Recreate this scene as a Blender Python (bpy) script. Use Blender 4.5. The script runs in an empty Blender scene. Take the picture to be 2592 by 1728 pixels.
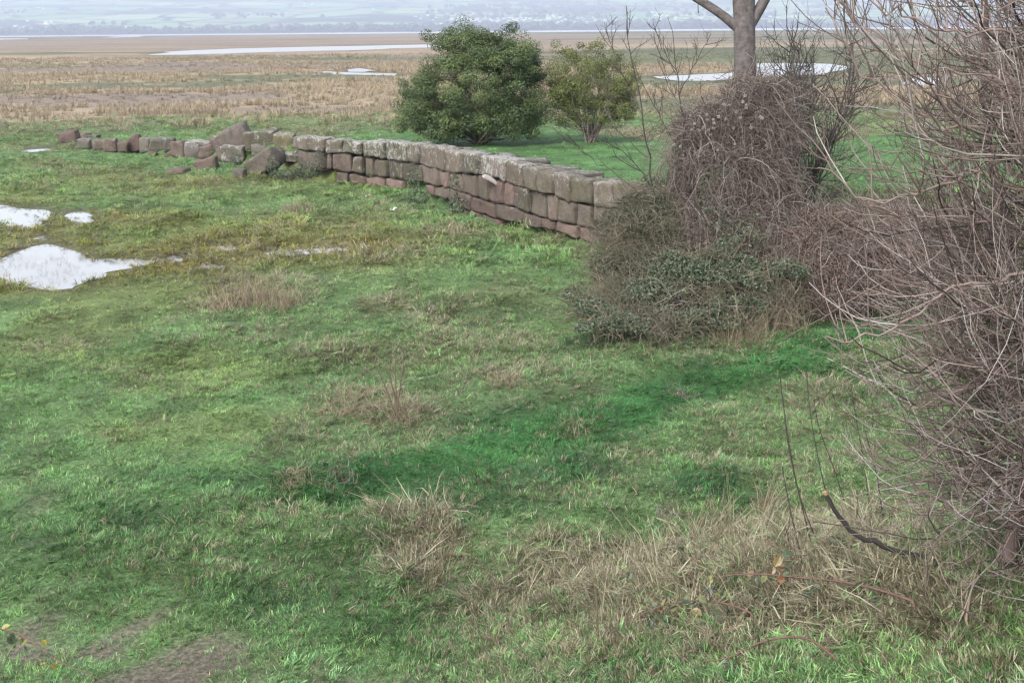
import bpy, math, numpy as np
from mathutils import Matrix, Vector
R = math.radians
sc = bpy.context.scene
COL = sc.collection
rng = np.random.default_rng(7)

# ------------------------------------------------------------------ camera
F_PX, CW, CH = 3000.0, 2592.0, 1728.0
ZC = 4.3
PITCH, ROLL = R(14.75), R(0.55)
_f = np.array([0, math.cos(PITCH), -math.sin(PITCH)])
_r0 = np.array([1.0, 0, 0]); _u0 = np.array([0, math.sin(PITCH), math.cos(PITCH)])
_r = math.cos(ROLL)*_r0 - math.sin(ROLL)*_u0
_u = math.sin(ROLL)*_r0 + math.cos(ROLL)*_u0
cam = bpy.data.cameras.new('camera'); camo = bpy.data.objects.new('camera', cam); COL.objects.link(camo)
cam.sensor_width = 36.0; cam.lens = 36.0*F_PX/CW; cam.clip_start = 0.1; cam.clip_end = 30000
m = Matrix.Identity(4)
for i in range(3):
    m[i][0] = _r[i]; m[i][1] = _u[i]; m[i][2] = -_f[i]
m[2][3] = ZC
camo.matrix_world = m
sc.camera = camo
CAM = np.array([0, 0, ZC])

# ------------------------------------------------------------------ light (overcast day)
SUN_EL, SUN_AZ = 42.0, 215.0        # azimuth clockwise from +Y
w = bpy.data.worlds.new('World'); sc.world = w; w.use_nodes = True
nt = w.node_tree; nt.nodes.clear()
sky = nt.nodes.new('ShaderNodeTexSky'); sky.sky_type = 'NISHITA'; sky.sun_disc = False
sky.sun_elevation = R(SUN_EL); sky.sun_rotation = R(SUN_AZ); sky.air_density = 1.0; sky.dust_density = 2.5; sky.ozone_density = 1.0
hs = nt.nodes.new('ShaderNodeHueSaturation'); hs.inputs['Saturation'].default_value = 0.30
bg = nt.nodes.new('ShaderNodeBackground'); bg.inputs[1].default_value = 0.15
wo = nt.nodes.new('ShaderNodeOutputWorld')
nt.links.new(sky.outputs[0], hs.inputs['Color']); nt.links.new(hs.outputs[0], bg.inputs[0]); nt.links.new(bg.outputs[0], wo.inputs[0])
sl = bpy.data.lights.new('sun', 'SUN'); sl.energy = 1.3; sl.angle = R(25); sl.color = (1.0, 0.97, 0.93)
so = bpy.data.objects.new('sun', sl); COL.objects.link(so)
_sd = Vector((math.sin(R(SUN_AZ))*math.cos(R(SUN_EL)), math.cos(R(SUN_AZ))*math.cos(R(SUN_EL)), math.sin(R(SUN_EL))))
so.rotation_euler = _sd.to_track_quat('Z', 'Y').to_euler(); so.location = (0, -20, 40)
sc.view_settings.view_transform = 'Standard'; sc.view_settings.look = 'None'
sc.view_settings.exposure = 1.58; sc.view_settings.gamma = 1.0; sc.view_settings.use_curve_mapping = False
sc.cycles.max_bounces = 4; sc.cycles.diffuse_bounces = 1; sc.cycles.glossy_bounces = 2; sc.cycles.transmission_bounces = 2; sc.cycles.volume_bounces = 0
sc.cycles.adaptive_threshold = 0.02; sc.cycles.use_denoising = True; sc.cycles.denoiser = 'OPENIMAGEDENOISE'; sc.cycles.denoising_input_passes = 'RGB_ALBEDO_NORMAL'; sc.cycles.pixel_filter_type = 'BLACKMAN_HARRIS'; sc.cycles.filter_width = 1.3

# ------------------------------------------------------------------ numeric helpers
def sstep(a, b, x):
    t = np.clip((x-a)/(b-a), 0, 1); return t*t*(3-2*t)
def _hash(ix, iy, seed):
    h = (ix.astype(np.int64)*374761393 + iy.astype(np.int64)*668265263 + seed*974634777) & 0xffffffff
    h = ((h ^ (h >> 13))*1274126177) & 0xffffffff
    return ((h ^ (h >> 16)) & 0xffff)/65535.0
def vnoise(x, y, s, seed=0):
    x = np.asarray(x, float)/s; y = np.asarray(y, float)/s
    ix, iy = np.floor(x), np.floor(y); fx, fy = x-ix, y-iy
    fx = fx*fx*(3-2*fx); fy = fy*fy*(3-2*fy)
    a = _hash(ix, iy, seed); b = _hash(ix+1, iy, seed); c = _hash(ix, iy+1, seed); d = _hash(ix+1, iy+1, seed)
    return (a*(1-fx)+b*fx)*(1-fy) + (c*(1-fx)+d*fx)*fy
def fbm(x, y, s, seed=0, o=3):
    t = 0; a = 1; n = 0
    for k in range(o):
        t = t + a*vnoise(x, y, s/2**k, seed+k*17); n += a; a *= .5
    return t/n
def nrm(v):
    return v/np.maximum(np.linalg.norm(v, axis=-1, keepdims=True), 1e-9)
def ray(px, py):
    d = _f + ((px-CW/2)/F_PX)*_r - ((py-CH/2)/F_PX)*_u
    return d
def atz(px, py, z=0.0):
    d = ray(px, py); t = (z-ZC)/d[2]; return CAM + t*d
def aty(px, py, y):
    d = ray(px, py); return CAM + d*(y/d[1])
def poly_sd(P, x, y):
    """signed distance to a closed polygon, negative inside"""
    P = np.asarray(P); n = len(P); dm = np.full(x.shape, 1e18); ins = np.zeros(x.shape, bool)
    for i in range(n):
        a = P[i]; b = P[(i+1) % n]; e = b-a; L = e@e + 1e-12
        t = np.clip(((x-a[0])*e[0]+(y-a[1])*e[1])/L, 0, 1)
        dm = np.minimum(dm, (x-a[0]-t*e[0])**2 + (y-a[1]-t*e[1])**2)
        c = ((a[1] > y) != (b[1] > y)); ins ^= c & (x < (b[0]-a[0])*(y-a[1])/((b[1]-a[1]) if abs(b[1]-a[1]) > 1e-9 else 1e-9) + a[0])
    d = np.sqrt(dm); return np.where(ins, -d, d)
def line_sd(P, A, x, y):
    """signed distance to open polyline (left side positive) and attributes A interpolated at nearest point"""
    P = np.asarray(P, float); A = np.asarray(A, float); dm = np.full(x.shape, 1e18); sg = np.ones(x.shape); at = np.zeros(x.shape+(A.shape[1],))
    for i in range(len(P)-1):
        a = P[i]; e = P[i+1]-a; L = e@e
        t = np.clip(((x-a[0])*e[0]+(y-a[1])*e[1])/L, 0, 1)
        dx = x-a[0]-t*e[0]; dy = y-a[1]-t*e[1]; d = dx*dx+dy*dy
        k = d < dm
        dm = np.where(k, d, dm); sg = np.where(k, np.sign(e[0]*(y-a[1])-e[1]*(x-a[0])), sg)
        at = np.where(k[..., None], A[i]+(A[i+1]-A[i])*t[..., None], at)
    return np.sqrt(dm)*sg, at

# ------------------------------------------------------------------ layout of the place
# pools, given by where their shores lie in the photograph on the level ground
Z4 = lambda L: [(X/1.809, Y/1.809) for X, Y in L]
Z5 = lambda L: [(1300+X/1.82, Y/1.82) for X, Y in L]
ZF = lambda L: [(X/2.613, 450+Y/2.613) for X, Y in L]
POOLS = [   # (outline px, is_near)
 (Z4([(690,252),(740,243),(780,235),(1100,222),(1400,215),(2005,203),(2030,210),(2000,217),(1800,222),(1600,232),(1400,234),(1250,238),(1050,245),(860,250)]), 0),
 (Z4([(1420,330),(1500,325),(1600,330),(1815,336),(1815,345),(1640,341),(1500,338)]), 0),
 (Z4([(1590,318),(1640,312),(1720,322),(1690,329),(1620,328)]), 0),
 (Z5([(650,350),(780,345),(1010,335),(1120,290),(1300,289),(1480,294),(1550,305),(1480,330),(1380,345),(1180,355),(1000,367),(900,373),(740,372)]), 0),
 (Z5([(1790,387),(1840,358),(1890,355),(1965,361),(1970,378),(1955,404),(1875,395)]), 0),
 ([(-60,99),(40,97.5),(86,96),(60,100),(-60,103)], 0), ([(250,95),(300,92.5),(365,90.5),(360,93),(300,96)], 0),
 (ZF([(-120,575),(0,540),(60,510),(140,475),(230,440),(290,428),(350,440),(420,460),(500,485),(540,520),(620,530),(740,522),(900,530),(1030,545),(860,570),(800,605),(720,600),(640,608),(690,635),(620,650),(560,665),(480,690),(430,725),(380,724),(250,705),(130,680),(30,640),(-120,630)]), 1),
 (ZF([(-160,170),(0,168),(60,185),(130,195),(270,200),(315,215),(300,255),(240,285),(280,297),(220,327),(120,315),(60,300),(0,280),(-160,270)]), 1),
 (ZF([(450,238),(490,213),(560,223),(587,238),(572,260),(602,282),(550,290),(500,272)]), 1),
 (ZF([(245,385),(270,376),(295,392),(270,404)]), 1),
 (ZF([(1720,495),(1800,476),(1900,468),(2100,456),(2290,452),(2300,470),(2150,482),(2000,490),(1860,504),(1740,508)]), 1),
 (ZF([(1285,578),(1360,566),(1460,572),(1440,588),(1340,592)]), 1),
 (ZF([(1455,445),(1500,436),(1535,455),(1500,470)]), 1), (ZF([(1125,520),(1160,500),(1180,520),(1160,550),(1140,545)]), 1),
 ([(40,379),(80,375),(124,372),(120,379),(80,383)], 1),
]
POOLW = [(np.array([atz(px, py, 0.0)[:2] for px, py in L]), nr) for L, nr in POOLS]
POOLB = [(P.min(0)-(3 if nr else 12), P.max(0)+(3 if nr else 12)) for P, nr in POOLW]
def pool_sd(x, y):
    out = np.full(x.shape, 50.0)
    for (P, nr), (lo, hi) in zip(POOLW, POOLB):
        k = (x > lo[0]) & (x < hi[0]) & (y > lo[1]) & (y < hi[1])
        if k.any():
            d = poly_sd(P, x[k], y[k]); s = 1.0 if nr else max(1.0, P[:, 1].mean()/45.0)
            d = d/s
            out[k] = np.minimum(out[k], d)
    return out
# quay front: foot of the stone wall in the photograph
WB = [(735,436),(900,457),(1017,474),(1100,500),(1190,536),(1300,566),(1420,588),(1560,618),(1665,642)]
WPL = np.array([atz(px, py, 0.0)[:2] for px, py in WB])
_k = np.polyfit(WPL[:, 0], WPL[:, 1], 5)
WX = np.linspace(WPL[0, 0]-0.2, WPL[-1, 0]+0.3, 80)
WCURVE = np.stack([WX, np.polyval(_k, WX)], 1)
_far = np.array([atz(150, 366, 0)[:2], atz(320, 388, 0)[:2], atz(520, 404, 0)[:2]])
FRONT = np.vstack([_far[0]+[-8, 7], _far, WCURVE[::8], WCURVE[-1:], [[6.0, 22.8], [9, 22.2], [14, 21.4], [40, 20]]])
nW = len(WCURVE[::8])+1
FA = np.vstack([[[.05, .2, .8]], [[.12, .2, .7]], [[.25, .2, .7]], [[.45, .25, .7]],
     np.stack([np.linspace(.78, 1.12, nW), np.full(nW, .3), np.full(nW, .62)], 1),
     [[1.15, -2.8, .3], [1.2, -3.8, .4], [1.22, -3.8, .4], [1.22, -3.8, .4]]])
TOE = np.array([(-30, 2.5), (-12, 4.6), (-3, 5.7), (-.9, 7.0), (.1, 8.7), (2.3, 9.9), (3.8, 13.2), (5.6, 16.0), (9, 17.6), (20, 17), (60, 15)])
def H(x, y, lumps=True):
    x = np.asarray(x, float); y = np.asarray(y, float); sh = x.shape
    x = np.atleast_1d(x).ravel(); y = np.atleast_1d(y).ravel()
    z = np.zeros(x.shape)
    near = (y < 80) & (np.abs(x) < 70)
    q = np.zeros(x.shape); bk = np.zeros(x.shape); qd = np.zeros(x.shape)
    if near.any():
        xn, yn = x[near], y[near]
        sd, A = line_sd(FRONT, FA, xn, yn)
        yb = 43 - 7.3*sstep(0, 6, xn)
        qq = A[:, 0]*sstep(0, 1, np.clip((sd-A[:, 1])/(A[:, 2]-A[:, 1]), 0, 1))*(1-sstep(yb, yb+5.5, yn))
        q[near] = qq
        sd2, _ = line_sd(TOE, np.zeros((len(TOE), 1)), xn, yn)
        s = np.maximum(-sd2, 0); qd[near] = .16*sstep(-2.2, -.2, sd)*(sd < .35)*(A[:, 1] > 0)*sstep(.5, .8, A[:, 0])
        bk[near] = 2.7*np.tanh(.48*s*s/(s+.4)/2.7*1.1)
    z = q + bk
    if lumps:
        fade = 1-sstep(55, 90, y)
        lawn = sstep(.5, .9, q)
        n = (fbm(x, y, 1.5, 3)-.5)*.22 + (vnoise(x, y, .55, 9)-.5)*.13 + (fbm(x, y, 6, 5)-.5)*.18
        z = z + n*fade*(1-.8*lawn)*(1-.5*sstep(.2,.5,np.where(bk>0,.0,0)))
        z = z + (fbm(x, y, 14, 21)-.5)*.5*sstep(62, 90, y)*(1-sstep(250, 500, y))
        # bank above the path on its camera side
    z = z-qd
    ps = pool_sd(x, y)
    wet = sstep(2.2, .35, ps) if True else 0
    z = z*(1-.85*wet*(q < .3))
    z = np.where(ps < .3, np.minimum(z, -.16 + .16*sstep(-.35, .3, ps) + .0), z)
    z = np.where(y > 1500, z - 1.5*sstep(1500, 1900, y), z)
    return z.reshape(sh) if sh else float(z[0])
_ts = np.concatenate([np.arange(3, 80, .08), np.geomspace(80, 1500, 300)])
def at(px, py):
    d = ray(px, py); d = d/d[1]
    P = CAM + _ts[:, None]*d
    k = np.argmax(P[:, 2] < H(P[:, 0], P[:, 1]))
    a, b = _ts[max(k-1, 0)], _ts[k]
    t = np.linspace(a, b, 12); P = CAM + t[:, None]*d; k = np.argmax(P[:, 2] <= H(P[:, 0], P[:, 1])+1e-4)
    return P[k]
def project(P):
    v = np.asarray(P)-CAM; zz = v@_f
    return CW/2 + F_PX*(v@_r)/zz, CH/2 - F_PX*(v@_u)/zz

# ------------------------------------------------------------------ mesh helpers
def mesh(name, V, F, mat=None, smooth=False, attrs=None):
    V = np.asarray(V, np.float32); F = np.asarray(F, np.int32); n, k = F.shape
    me = bpy.data.meshes.new(name)
    me.vertices.add(len(V)); me.vertices.foreach_set('co', V.ravel())
    me.loops.add(n*k); me.loops.foreach_set('vertex_index', F.ravel())
    me.polygons.add(n); me.polygons.foreach_set('loop_start', np.arange(0, n*k, k, dtype=np.int32))
    me.polygons.foreach_set('use_smooth', np.full(n, smooth))
    for an, av in (attrs or {}).items():
        av = np.asarray(av, np.float32)
        if av.ndim == 1:
            me.attributes.new(an, 'FLOAT', 'POINT').data.foreach_set('value', av)
        else:
            me.attributes.new(an, 'FLOAT_VECTOR', 'POINT').data.foreach_set('vector', av.ravel())
    me.update(calc_edges=True)
    if mat: me.materials.append(mat)
    return me
def link(name, me, parent=None):
    o = bpy.data.objects.new(name, me); COL.objects.link(o)
    if parent: o.parent = parent
    return o
def tag(o, label=None, cat=None, group=None, kind=None):
    if label: o['label'] = label
    if cat: o['category'] = cat
    if group: o['group'] = group
    if kind: o['kind'] = kind
    return o
def thing(name, label, cat, loc, group=None):
    o = bpy.data.objects.new(name, None); COL.objects.link(o); o.location = loc; o.empty_display_size = .2
    return tag(o, label, cat, group)
def part(name, VFA, mat, parent, smooth=True, kind=None):
    V, F, A = VFA
    V = np.asarray(V)-np.array(parent.location)[None] if parent.parent is None else np.asarray(V)
    o = link(name, mesh(name, V, F, mat, smooth, A), parent)
    if kind: o['kind'] = kind
    return o
def join(L):
    V, F, A = [], [], {}
    n = 0
    for v, f, a in L:
        V.append(v); F.append(f+n); n += len(v)
        for k in a: A.setdefault(k, []).append(a[k])
    return np.concatenate(V), np.concatenate(F), {k: np.concatenate(A[k]) for k in A}
def tubes(P, rad, s=4, rnd=None):
    """N tubes through K points each"""
    P = np.asarray(P, float); N, K, _ = P.shape; rad = np.broadcast_to(np.asarray(rad, float), (N, K))
    T = np.gradient(P, axis=1); T = nrm(T); mean = nrm(P[:, -1]-P[:, 0]+1e-6)
    ref = np.where(np.abs(mean[:, 2:3]) < .7, np.array([[0, 0, 1.]]), np.array([[1., 0.2, 0]]))
    U = nrm(np.cross(T, ref[:, None, :])); W = np.cross(T, U)
    a = np.arange(s)*2*np.pi/s
    ring = U[:, :, None, :]*np.cos(a)[:, None] + W[:, :, None, :]*np.sin(a)[:, None]
    V = (P[:, :, None, :] + ring*rad[:, :, None, None]).reshape(-1, 3)
    i = np.arange(N)[:, None, None]*K*s; k = np.arange(K-1)[None, :, None]*s; j = np.arange(s)[None, None, :]; j2 = (j+1) % s
    Fq = np.stack(np.broadcast_arrays(i+k+j, i+k+j2, i+k+s+j2, i+k+s+j), -1).reshape(-1, 4)
    rn = rng.random(N) if rnd is None else rnd
    return V, Fq, {'rnd': np.repeat(rn, K*s)}
def grow(st, d, L, K=6, trop=(0, 0, 1), ts=0.5, jit=.3, late=1.0, r=rng):
    st = np.asarray(st, float); N = len(st); d = nrm(np.asarray(d, float)); L = np.broadcast_to(np.asarray(L, float), (N,))
    ts = np.broadcast_to(np.asarray(ts, float), (N,)); trop = np.asarray(trop, float)
    P = np.empty((N, K, 3)); P[:, 0] = st
    for k in range(1, K):
        d = nrm(d + trop*(ts*((k/(K-1))**late)/(K-1)*2)[:, None] + r.normal(0, jit/np.sqrt(K), (N, 3)))
        P[:, k] = P[:, k-1] + d*(L/(K-1))[:, None]
    return P
def branchpts(P, n, lo=.2, hi=1.0, r=rng):
    """n random points per path: positions, tangents, fraction"""
    N, K, _ = P.shape
    t = r.uniform(lo, hi, (N, n))*(K-1); k = np.minimum(t.astype(int), K-2); f = (t-k)[..., None]
    i = np.arange(N)[:, None]
    p = P[i, k]*(1-f) + P[i, k+1]*f; tg = nrm(P[i, k+1]-P[i, k])
    return p.reshape(-1, 3), tg.reshape(-1, 3), (t/(K-1)).ravel()
def taper(N, K, r0, r1, var=.3, r=rng):
    b = np.linspace(1, 0, K)[None]; s = 1+var*(r.random((N, 1))*2-1)
    r0 = np.broadcast_to(np.asarray(r0, float).reshape(-1, 1), (N, 1))
    return (r1 + (r0-r1)*b)*s
def leaves(C, Nn, size, asp=.55, r=rng, fold=.25, rnd=None):
    """diamond leaves at C facing Nn"""
    C = np.asarray(C, float); N = len(C); Nn = nrm(Nn); t = nrm(np.cross(Nn, r.normal(size=(N, 3)))); b = np.cross(Nn, t)
    s = np.broadcast_to(np.asarray(size, float), (N,))[:, None]*(r.uniform(.7, 1.3, (N, 1)))
    V = np.stack([C-t*s*.5, C+b*s*asp*.5+Nn*s*fold*.3, C+t*s*.5, C-b*s*asp*.5+Nn*s*fold*.3], 1).reshape(-1, 3)
    F = np.arange(N*4).reshape(-1, 4)
    return V, F, {'rnd': np.repeat(r.random(N) if rnd is None else rnd, 4)}
def leaves6(C, Nn, size, asp=.6, r=rng):
    C = np.asarray(C, float); N = len(C); Nn = nrm(Nn); t = nrm(np.cross(Nn, r.normal(size=(N, 3)))); b = np.cross(Nn, t)
    s = np.broadcast_to(np.asarray(size, float), (N,))[:, None]*r.uniform(.6, 1.3, (N, 1)); f = Nn*s*.12
    V = np.stack([C-t*s*.5, C-t*s*.22+b*s*asp*.46+f, C+t*s*.16+b*s*asp*.42+f, C+t*s*.5-f*.6, C+t*s*.16-b*s*asp*.42+f, C-t*s*.22-b*s*asp*.46+f], 1).reshape(-1, 3)
    i = np.arange(N)[:, None]*6; F = np.concatenate([i+[0, 1, 2, 3], i+[0, 3, 4, 5]])
    return V, F, {'rnd': np.repeat(r.random(N), 6)}
def sph(n, r=rng):
    return nrm(r.normal(size=(n, 3)))

# ------------------------------------------------------------------ materials
def newmat(name):
    mt = bpy.data.materials.new(name); mt.use_nodes = True; n = mt.node_tree
    b = n.nodes['Principled BSDF']; b.inputs['Roughness'].default_value = .8
    return mt, n, b
def ramp(n, fac, stops):
    rp = n.nodes.new('ShaderNodeValToRGB'); e = rp.color_ramp.elements
    while len(e) > 1: e.remove(e[-1])
    e[0].position = stops[0][0]; e[0].color = (*stops[0][1], 1)
    for p, c in stops[1:]:
        x = e.new(p); x.color = (*c, 1)
    if fac is not None: n.links.new(fac, rp.inputs[0])
    return rp
def attrn(n, name, typ='GEOMETRY'):
    a = n.nodes.new('ShaderNodeAttribute'); a.attribute_name = name; a.attribute_type = typ; return a
def noise(n, scale, detail=4, rough=.6, vec=None, dist=0):
    t = n.nodes.new('ShaderNodeTexNoise'); t.inputs['Scale'].default_value = scale; t.inputs['Detail'].default_value = detail
    t.inputs['Roughness'].default_value = rough; t.inputs['Distortion'].default_value = dist
    if vec: n.links.new(vec, t.inputs['Vector'])
    return t
def mix(n, fac, a, b, typ='MIX'):
    x = n.nodes.new('ShaderNodeMix'); x.data_type = 'RGBA'; x.blend_type = typ
    for sock, val in ((x.inputs[0], fac), (x.inputs[6], a), (x.inputs[7], b)):
        if hasattr(val, 'links') or isinstance(val, bpy.types.NodeSocket): n.links.new(val, sock)
        elif isinstance(val, (int, float)): sock.default_value = val
        else: sock.default_value = (*val, 1)
    return x.outputs[2]
def mth(n, op, a, b=None, clamp=False):
    x = n.nodes.new('ShaderNodeMath'); x.operation = op; x.use_clamp = clamp
    for sock, val in ((x.inputs[0], a), (x.inputs[1], b)):
        if val is None: continue
        if isinstance(val, (int, float)): sock.default_value = val
        else: n.links.new(val, sock)
    return x.outputs[0]
def leafmat(name, stops, rough=.5, trans=.25, spec=.35):
    mt, n, b = newmat(name)
    rp = ramp(n, attrn(n, 'rnd').outputs['Fac'], stops)
    n.links.new(rp.outputs[0], b.inputs['Base Color']); b.inputs['Roughness'].default_value = rough; b.inputs['Specular IOR Level'].default_value = spec
    if trans > 0:
        t = n.nodes.new('ShaderNodeBsdfTranslucent'); n.links.new(rp.outputs[0], t.inputs[0])
        mx = n.nodes.new('ShaderNodeMixShader'); mx.inputs[0].default_value = trans
        n.links.new(b.outputs[0], mx.inputs[1]); n.links.new(t.outputs[0], mx.inputs[2])
        n.links.new(mx.outputs[0], n.nodes['Material Output'].inputs[0])
    return mt
def barkmat(name, stops, nscale=25, rough=.75, amt=.5):
    mt, n, b = newmat(name)
    rp = ramp(n, attrn(n, 'rnd').outputs['Fac'], stops)
    g = n.nodes.new('ShaderNodeNewGeometry')
    nz = noise(n, nscale, 4, .65, g.outputs['Position'])
    f = ramp(n, nz.outputs['Fac'], [(.3, (.45, .45, .45)), (.7, (1.35, 1.35, 1.35))])
    c = mix(n, amt, rp.outputs[0], f.outputs[0], 'MULTIPLY')
    n.links.new(c, b.inputs['Base Color']); b.inputs['Roughness'].default_value = rough; b.inputs['Specular IOR Level'].default_value = .3
    return mt
STRAW = (.37, .285, .185)
def grassmat():
    mt, n, b = newmat('grass')
    tint = attrn(n, 'tint', 'INSTANCER'); dry = attrn(n, 'dry', 'INSTANCER'); rnd = attrn(n, 'rnd'); up = attrn(n, 'up')
    isdry = mth(n, 'LESS_THAN', rnd.outputs['Fac'], dry.outputs['Fac'])
    r2 = mth(n, 'FRACT', mth(n, 'MULTIPLY', rnd.outputs['Fac'], 6.7))
    strw = ramp(n, r2, [(0, (.098, .082, .052)), (.35, (.190, .166, .108)), (.8, (.285, .256, .172)), (1, (.47, .445, .34))])
    grn = ramp(n, r2, [(0, (.42, .48, .42)), (.45, (.9, .92, .9)), (.8, (1.25, 1.2, 1.18)), (1, (1.95, 1.75, 1.6))])  # tone per bunch: lit and dark clumps are put into the green
    gc = mix(n, 1.0, tint.outputs['Vector'], grn.outputs[0], 'MULTIPLY')
    c = mix(n, isdry, gc, strw.outputs[0])
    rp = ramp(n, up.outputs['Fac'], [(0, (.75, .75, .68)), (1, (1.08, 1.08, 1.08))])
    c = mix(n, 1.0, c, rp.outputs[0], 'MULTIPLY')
    n.links.new(c, b.inputs['Base Color']); b.inputs['Roughness'].default_value = .5; b.inputs['Specular IOR Level'].default_value = .22
    t = n.nodes.new('ShaderNodeBsdfTranslucent'); n.links.new(c, t.inputs[0])
    mx = n.nodes.new('ShaderNodeMixShader'); mx.inputs[0].default_value = .22
    n.links.new(b.outputs[0], mx.inputs[1]); n.links.new(t.outputs[0], mx.inputs[2]); n.links.new(mx.outputs[0], n.nodes['Material Output'].inputs[0])
    return mt
M_GRASS = grassmat()
def groundmat():
    mt, n, b = newmat('ground')
    g = attrn(n, 'gcol'); geo = n.nodes.new('ShaderNodeNewGeometry')
    n1 = noise(n, 26, 3, .75, geo.outputs['Position']); n2 = noise(n, .8, 3, .65, geo.outputs['Position'])
    r1 = ramp(n, n1.outputs['Fac'], [(.3, (.35, .35, .35)), (.5, (.85, .85, .8)), (.72, (1.7, 1.6, 1.5))])
    r2 = ramp(n, n2.outputs['Fac'], [(.3, (.72, .72, .72)), (.7, (1.22, 1.22, 1.22))])
    c = mix(n, 1.0, mix(n, 1.0, g.outputs['Vector'], r1.outputs[0], 'MULTIPLY'), r2.outputs[0], 'MULTIPLY')
    # streaks of sward and mud on the far marsh, too far off to pick out plants
    mp = n.nodes.new('ShaderNodeMapping'); mp.inputs['Scale'].default_value = (.012, .05, 1); n.links.new(geo.outputs['Position'], mp.inputs[0])
    n3 = noise(n, 1.0, 5, .72, mp.outputs[0])
    r3 = ramp(n, n3.outputs['Fac'], [(.32, (.60, .56, .62)), (.5, (.95, .93, .93)), (.68, (1.2, 1.17, 1.05))])
    sx = n.nodes.new('ShaderNodeSeparateXYZ'); n.links.new(geo.outputs['Position'], sx.inputs[0])
    mr = n.nodes.new('ShaderNodeMapRange'); mr.inputs[1].default_value = 90; mr.inputs[2].default_value = 260; n.links.new(sx.outputs[1], mr.inputs[0])
    c = mix(n, mr.outputs[0], c, mix(n, 1.0, c, r3.outputs[0], 'MULTIPLY'))
    n.links.new(c, b.inputs['Base Color']); b.inputs['Roughness'].default_value = .9; b.inputs['Specular IOR Level'].default_value = .2
    bp = n.nodes.new('ShaderNodeBump'); bp.inputs['Strength'].default_value = .6; bp.inputs['Distance'].default_value = .03
    n.links.new(n1.outputs['Fac'], bp.inputs['Height']); n.links.new(bp.outputs[0], b.inputs['Normal'])
    return mt
def watermat(name, rough, bump, scale):
    mt, n, b = newmat(name)
    b.inputs['Base Color'].default_value = (.20, .20, .205, 1); b.inputs['Roughness'].default_value = rough; b.inputs['IOR'].default_value = 1.33
    b.inputs['Specular IOR Level'].default_value = .5
    geo = n.nodes.new('ShaderNodeNewGeometry'); nz = noise(n, scale, 3, .5, geo.outputs['Position'])
    bp = n.nodes.new('ShaderNodeBump'); bp.inputs['Strength'].default_value = bump; bp.inputs['Distance'].default_value = .02
    n.links.new(nz.outputs['Fac'], bp.inputs['Height']); n.links.new(bp.outputs[0], b.inputs['Normal'])
    return mt
M_GROUND = groundmat(); M_WATER = watermat('pool_water', .03, .04, 3.0); M_WATERF = watermat('marsh_water', .30, .2, .5)

# ------------------------------------------------------------------ sward colours on the field
G_LUSH = np.array([.046, .136, .046]); G_MID = np.array([.150, .270, .106]); G_OLIVE = np.array([.195, .225, .078])
G_LAWN = np.array([.115, .250, .085]); SOIL = np.array([.118, .096, .085])
def zone(L):
    out = []
    for px, py, rx, ry, s in L:
        p = at(px, py); a = at(px, py-ry); b_ = at(px, py+ry)
        out.append((p[0], (a[1]+b_[1])/2, rx*p[1]/F_PX, max((a[1]-b_[1])*.5, .12), s))
    return out
Z_STRAW = zone([(930,1030,170,60,.75),(760,1090,130,50,.55),(1010,1120,200,50,.5),(740,1210,55,38,.7),(860,1205,45,35,.6),(640,740,160,45,.8),(530,770,90,30,.6),
  (950,770,110,25,.6),(1100,800,90,20,.5),(600,840,160,30,.5),(480,850,60,20,.5),(900,880,200,30,.45),(1280,960,60,25,.7),(1450,1075,70,25,.7),(1350,960,180,40,.4),
  (1110,1400,110,95,.85),(1090,1480,90,70,.7),(1400,1520,250,70,.75),(1650,1450,330,80,.85),(1950,1450,300,110,.85),(2250,1480,250,90,.9),(1500,1230,150,35,.35),(1900,1180,200,60,.55),
  (1850,950,150,60,.45),(2100,1020,130,90,.6),(2000,1120,170,80,.45),(1650,880,230,40,.45),(1360,1235,50,25,.6),(1200,1240,40,20,.3),(1550,1130,120,40,.35),
  (130,870,110,25,.5),(320,960,100,20,.4),(330,1080,60,14,.5),(410,1055,60,12,.5),(1000,640,120,18,.5),(60,880,60,25,.3),(1180,840,150,25,.4),(780,1320,60,25,.3),(1800,880,120,35,.7),(1880,900,80,20,.5),
  (1330,860,80,20,.4),(1000,520,120,14,.35),(700,540,150,14,.3),(1450,580,120,18,.5),(1150,585,100,12,.5),(2000,1560,320,80,.7),(2450,1540,160,70,.85),(1700,1540,300,60,.7),(1300,1580,150,50,.5),(2250,1380,200,60,.8),(1950,1330,200,50,.6),(1250,1010,200,30,.3),(150,800,100,25,.25)])
Z_SOIL = zone([(150,1600,110,42,1),(350,1570,110,28,.95),(480,1690,220,60,1),(940,1720,90,25,.7),(860,1695,50,18,.6),(0,1415,60,22,.5),(200,1520,140,30,.35),(330,1740,150,30,.6),(30,1330,50,14,.4)])
Z_LUSH = zone([(1100,1180,190,50,1),(1330,1120,220,60,1),(1600,1040,200,45,1),(1900,920,180,40,1),(2150,850,120,30,1),(700,1230,500,60,.6),(400,1400,700,120,.55),(1050,1290,250,60,.7),(1750,1220,120,30,.8),
  (800,1480,400,110,.7),(1300,1320,150,50,.5),(2200,1000,80,60,.6),(1700,1650,500,60,.45),(1250,790,230,25,.6),(1500,860,150,18,.8),(1300,600,150,20,.6),(550,760,200,20,.35),(2400,1640,150,40,.5)])
Z_OLIVE = zone([(300,640,420,110,.9),(800,620,350,60,.8),(150,850,200,80,.7),(500,930,300,60,.5),(500,1060,300,40,.6),(250,480,400,40,.6),(700,480,300,40,.5),(350,750,300,60,.7)])
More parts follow.
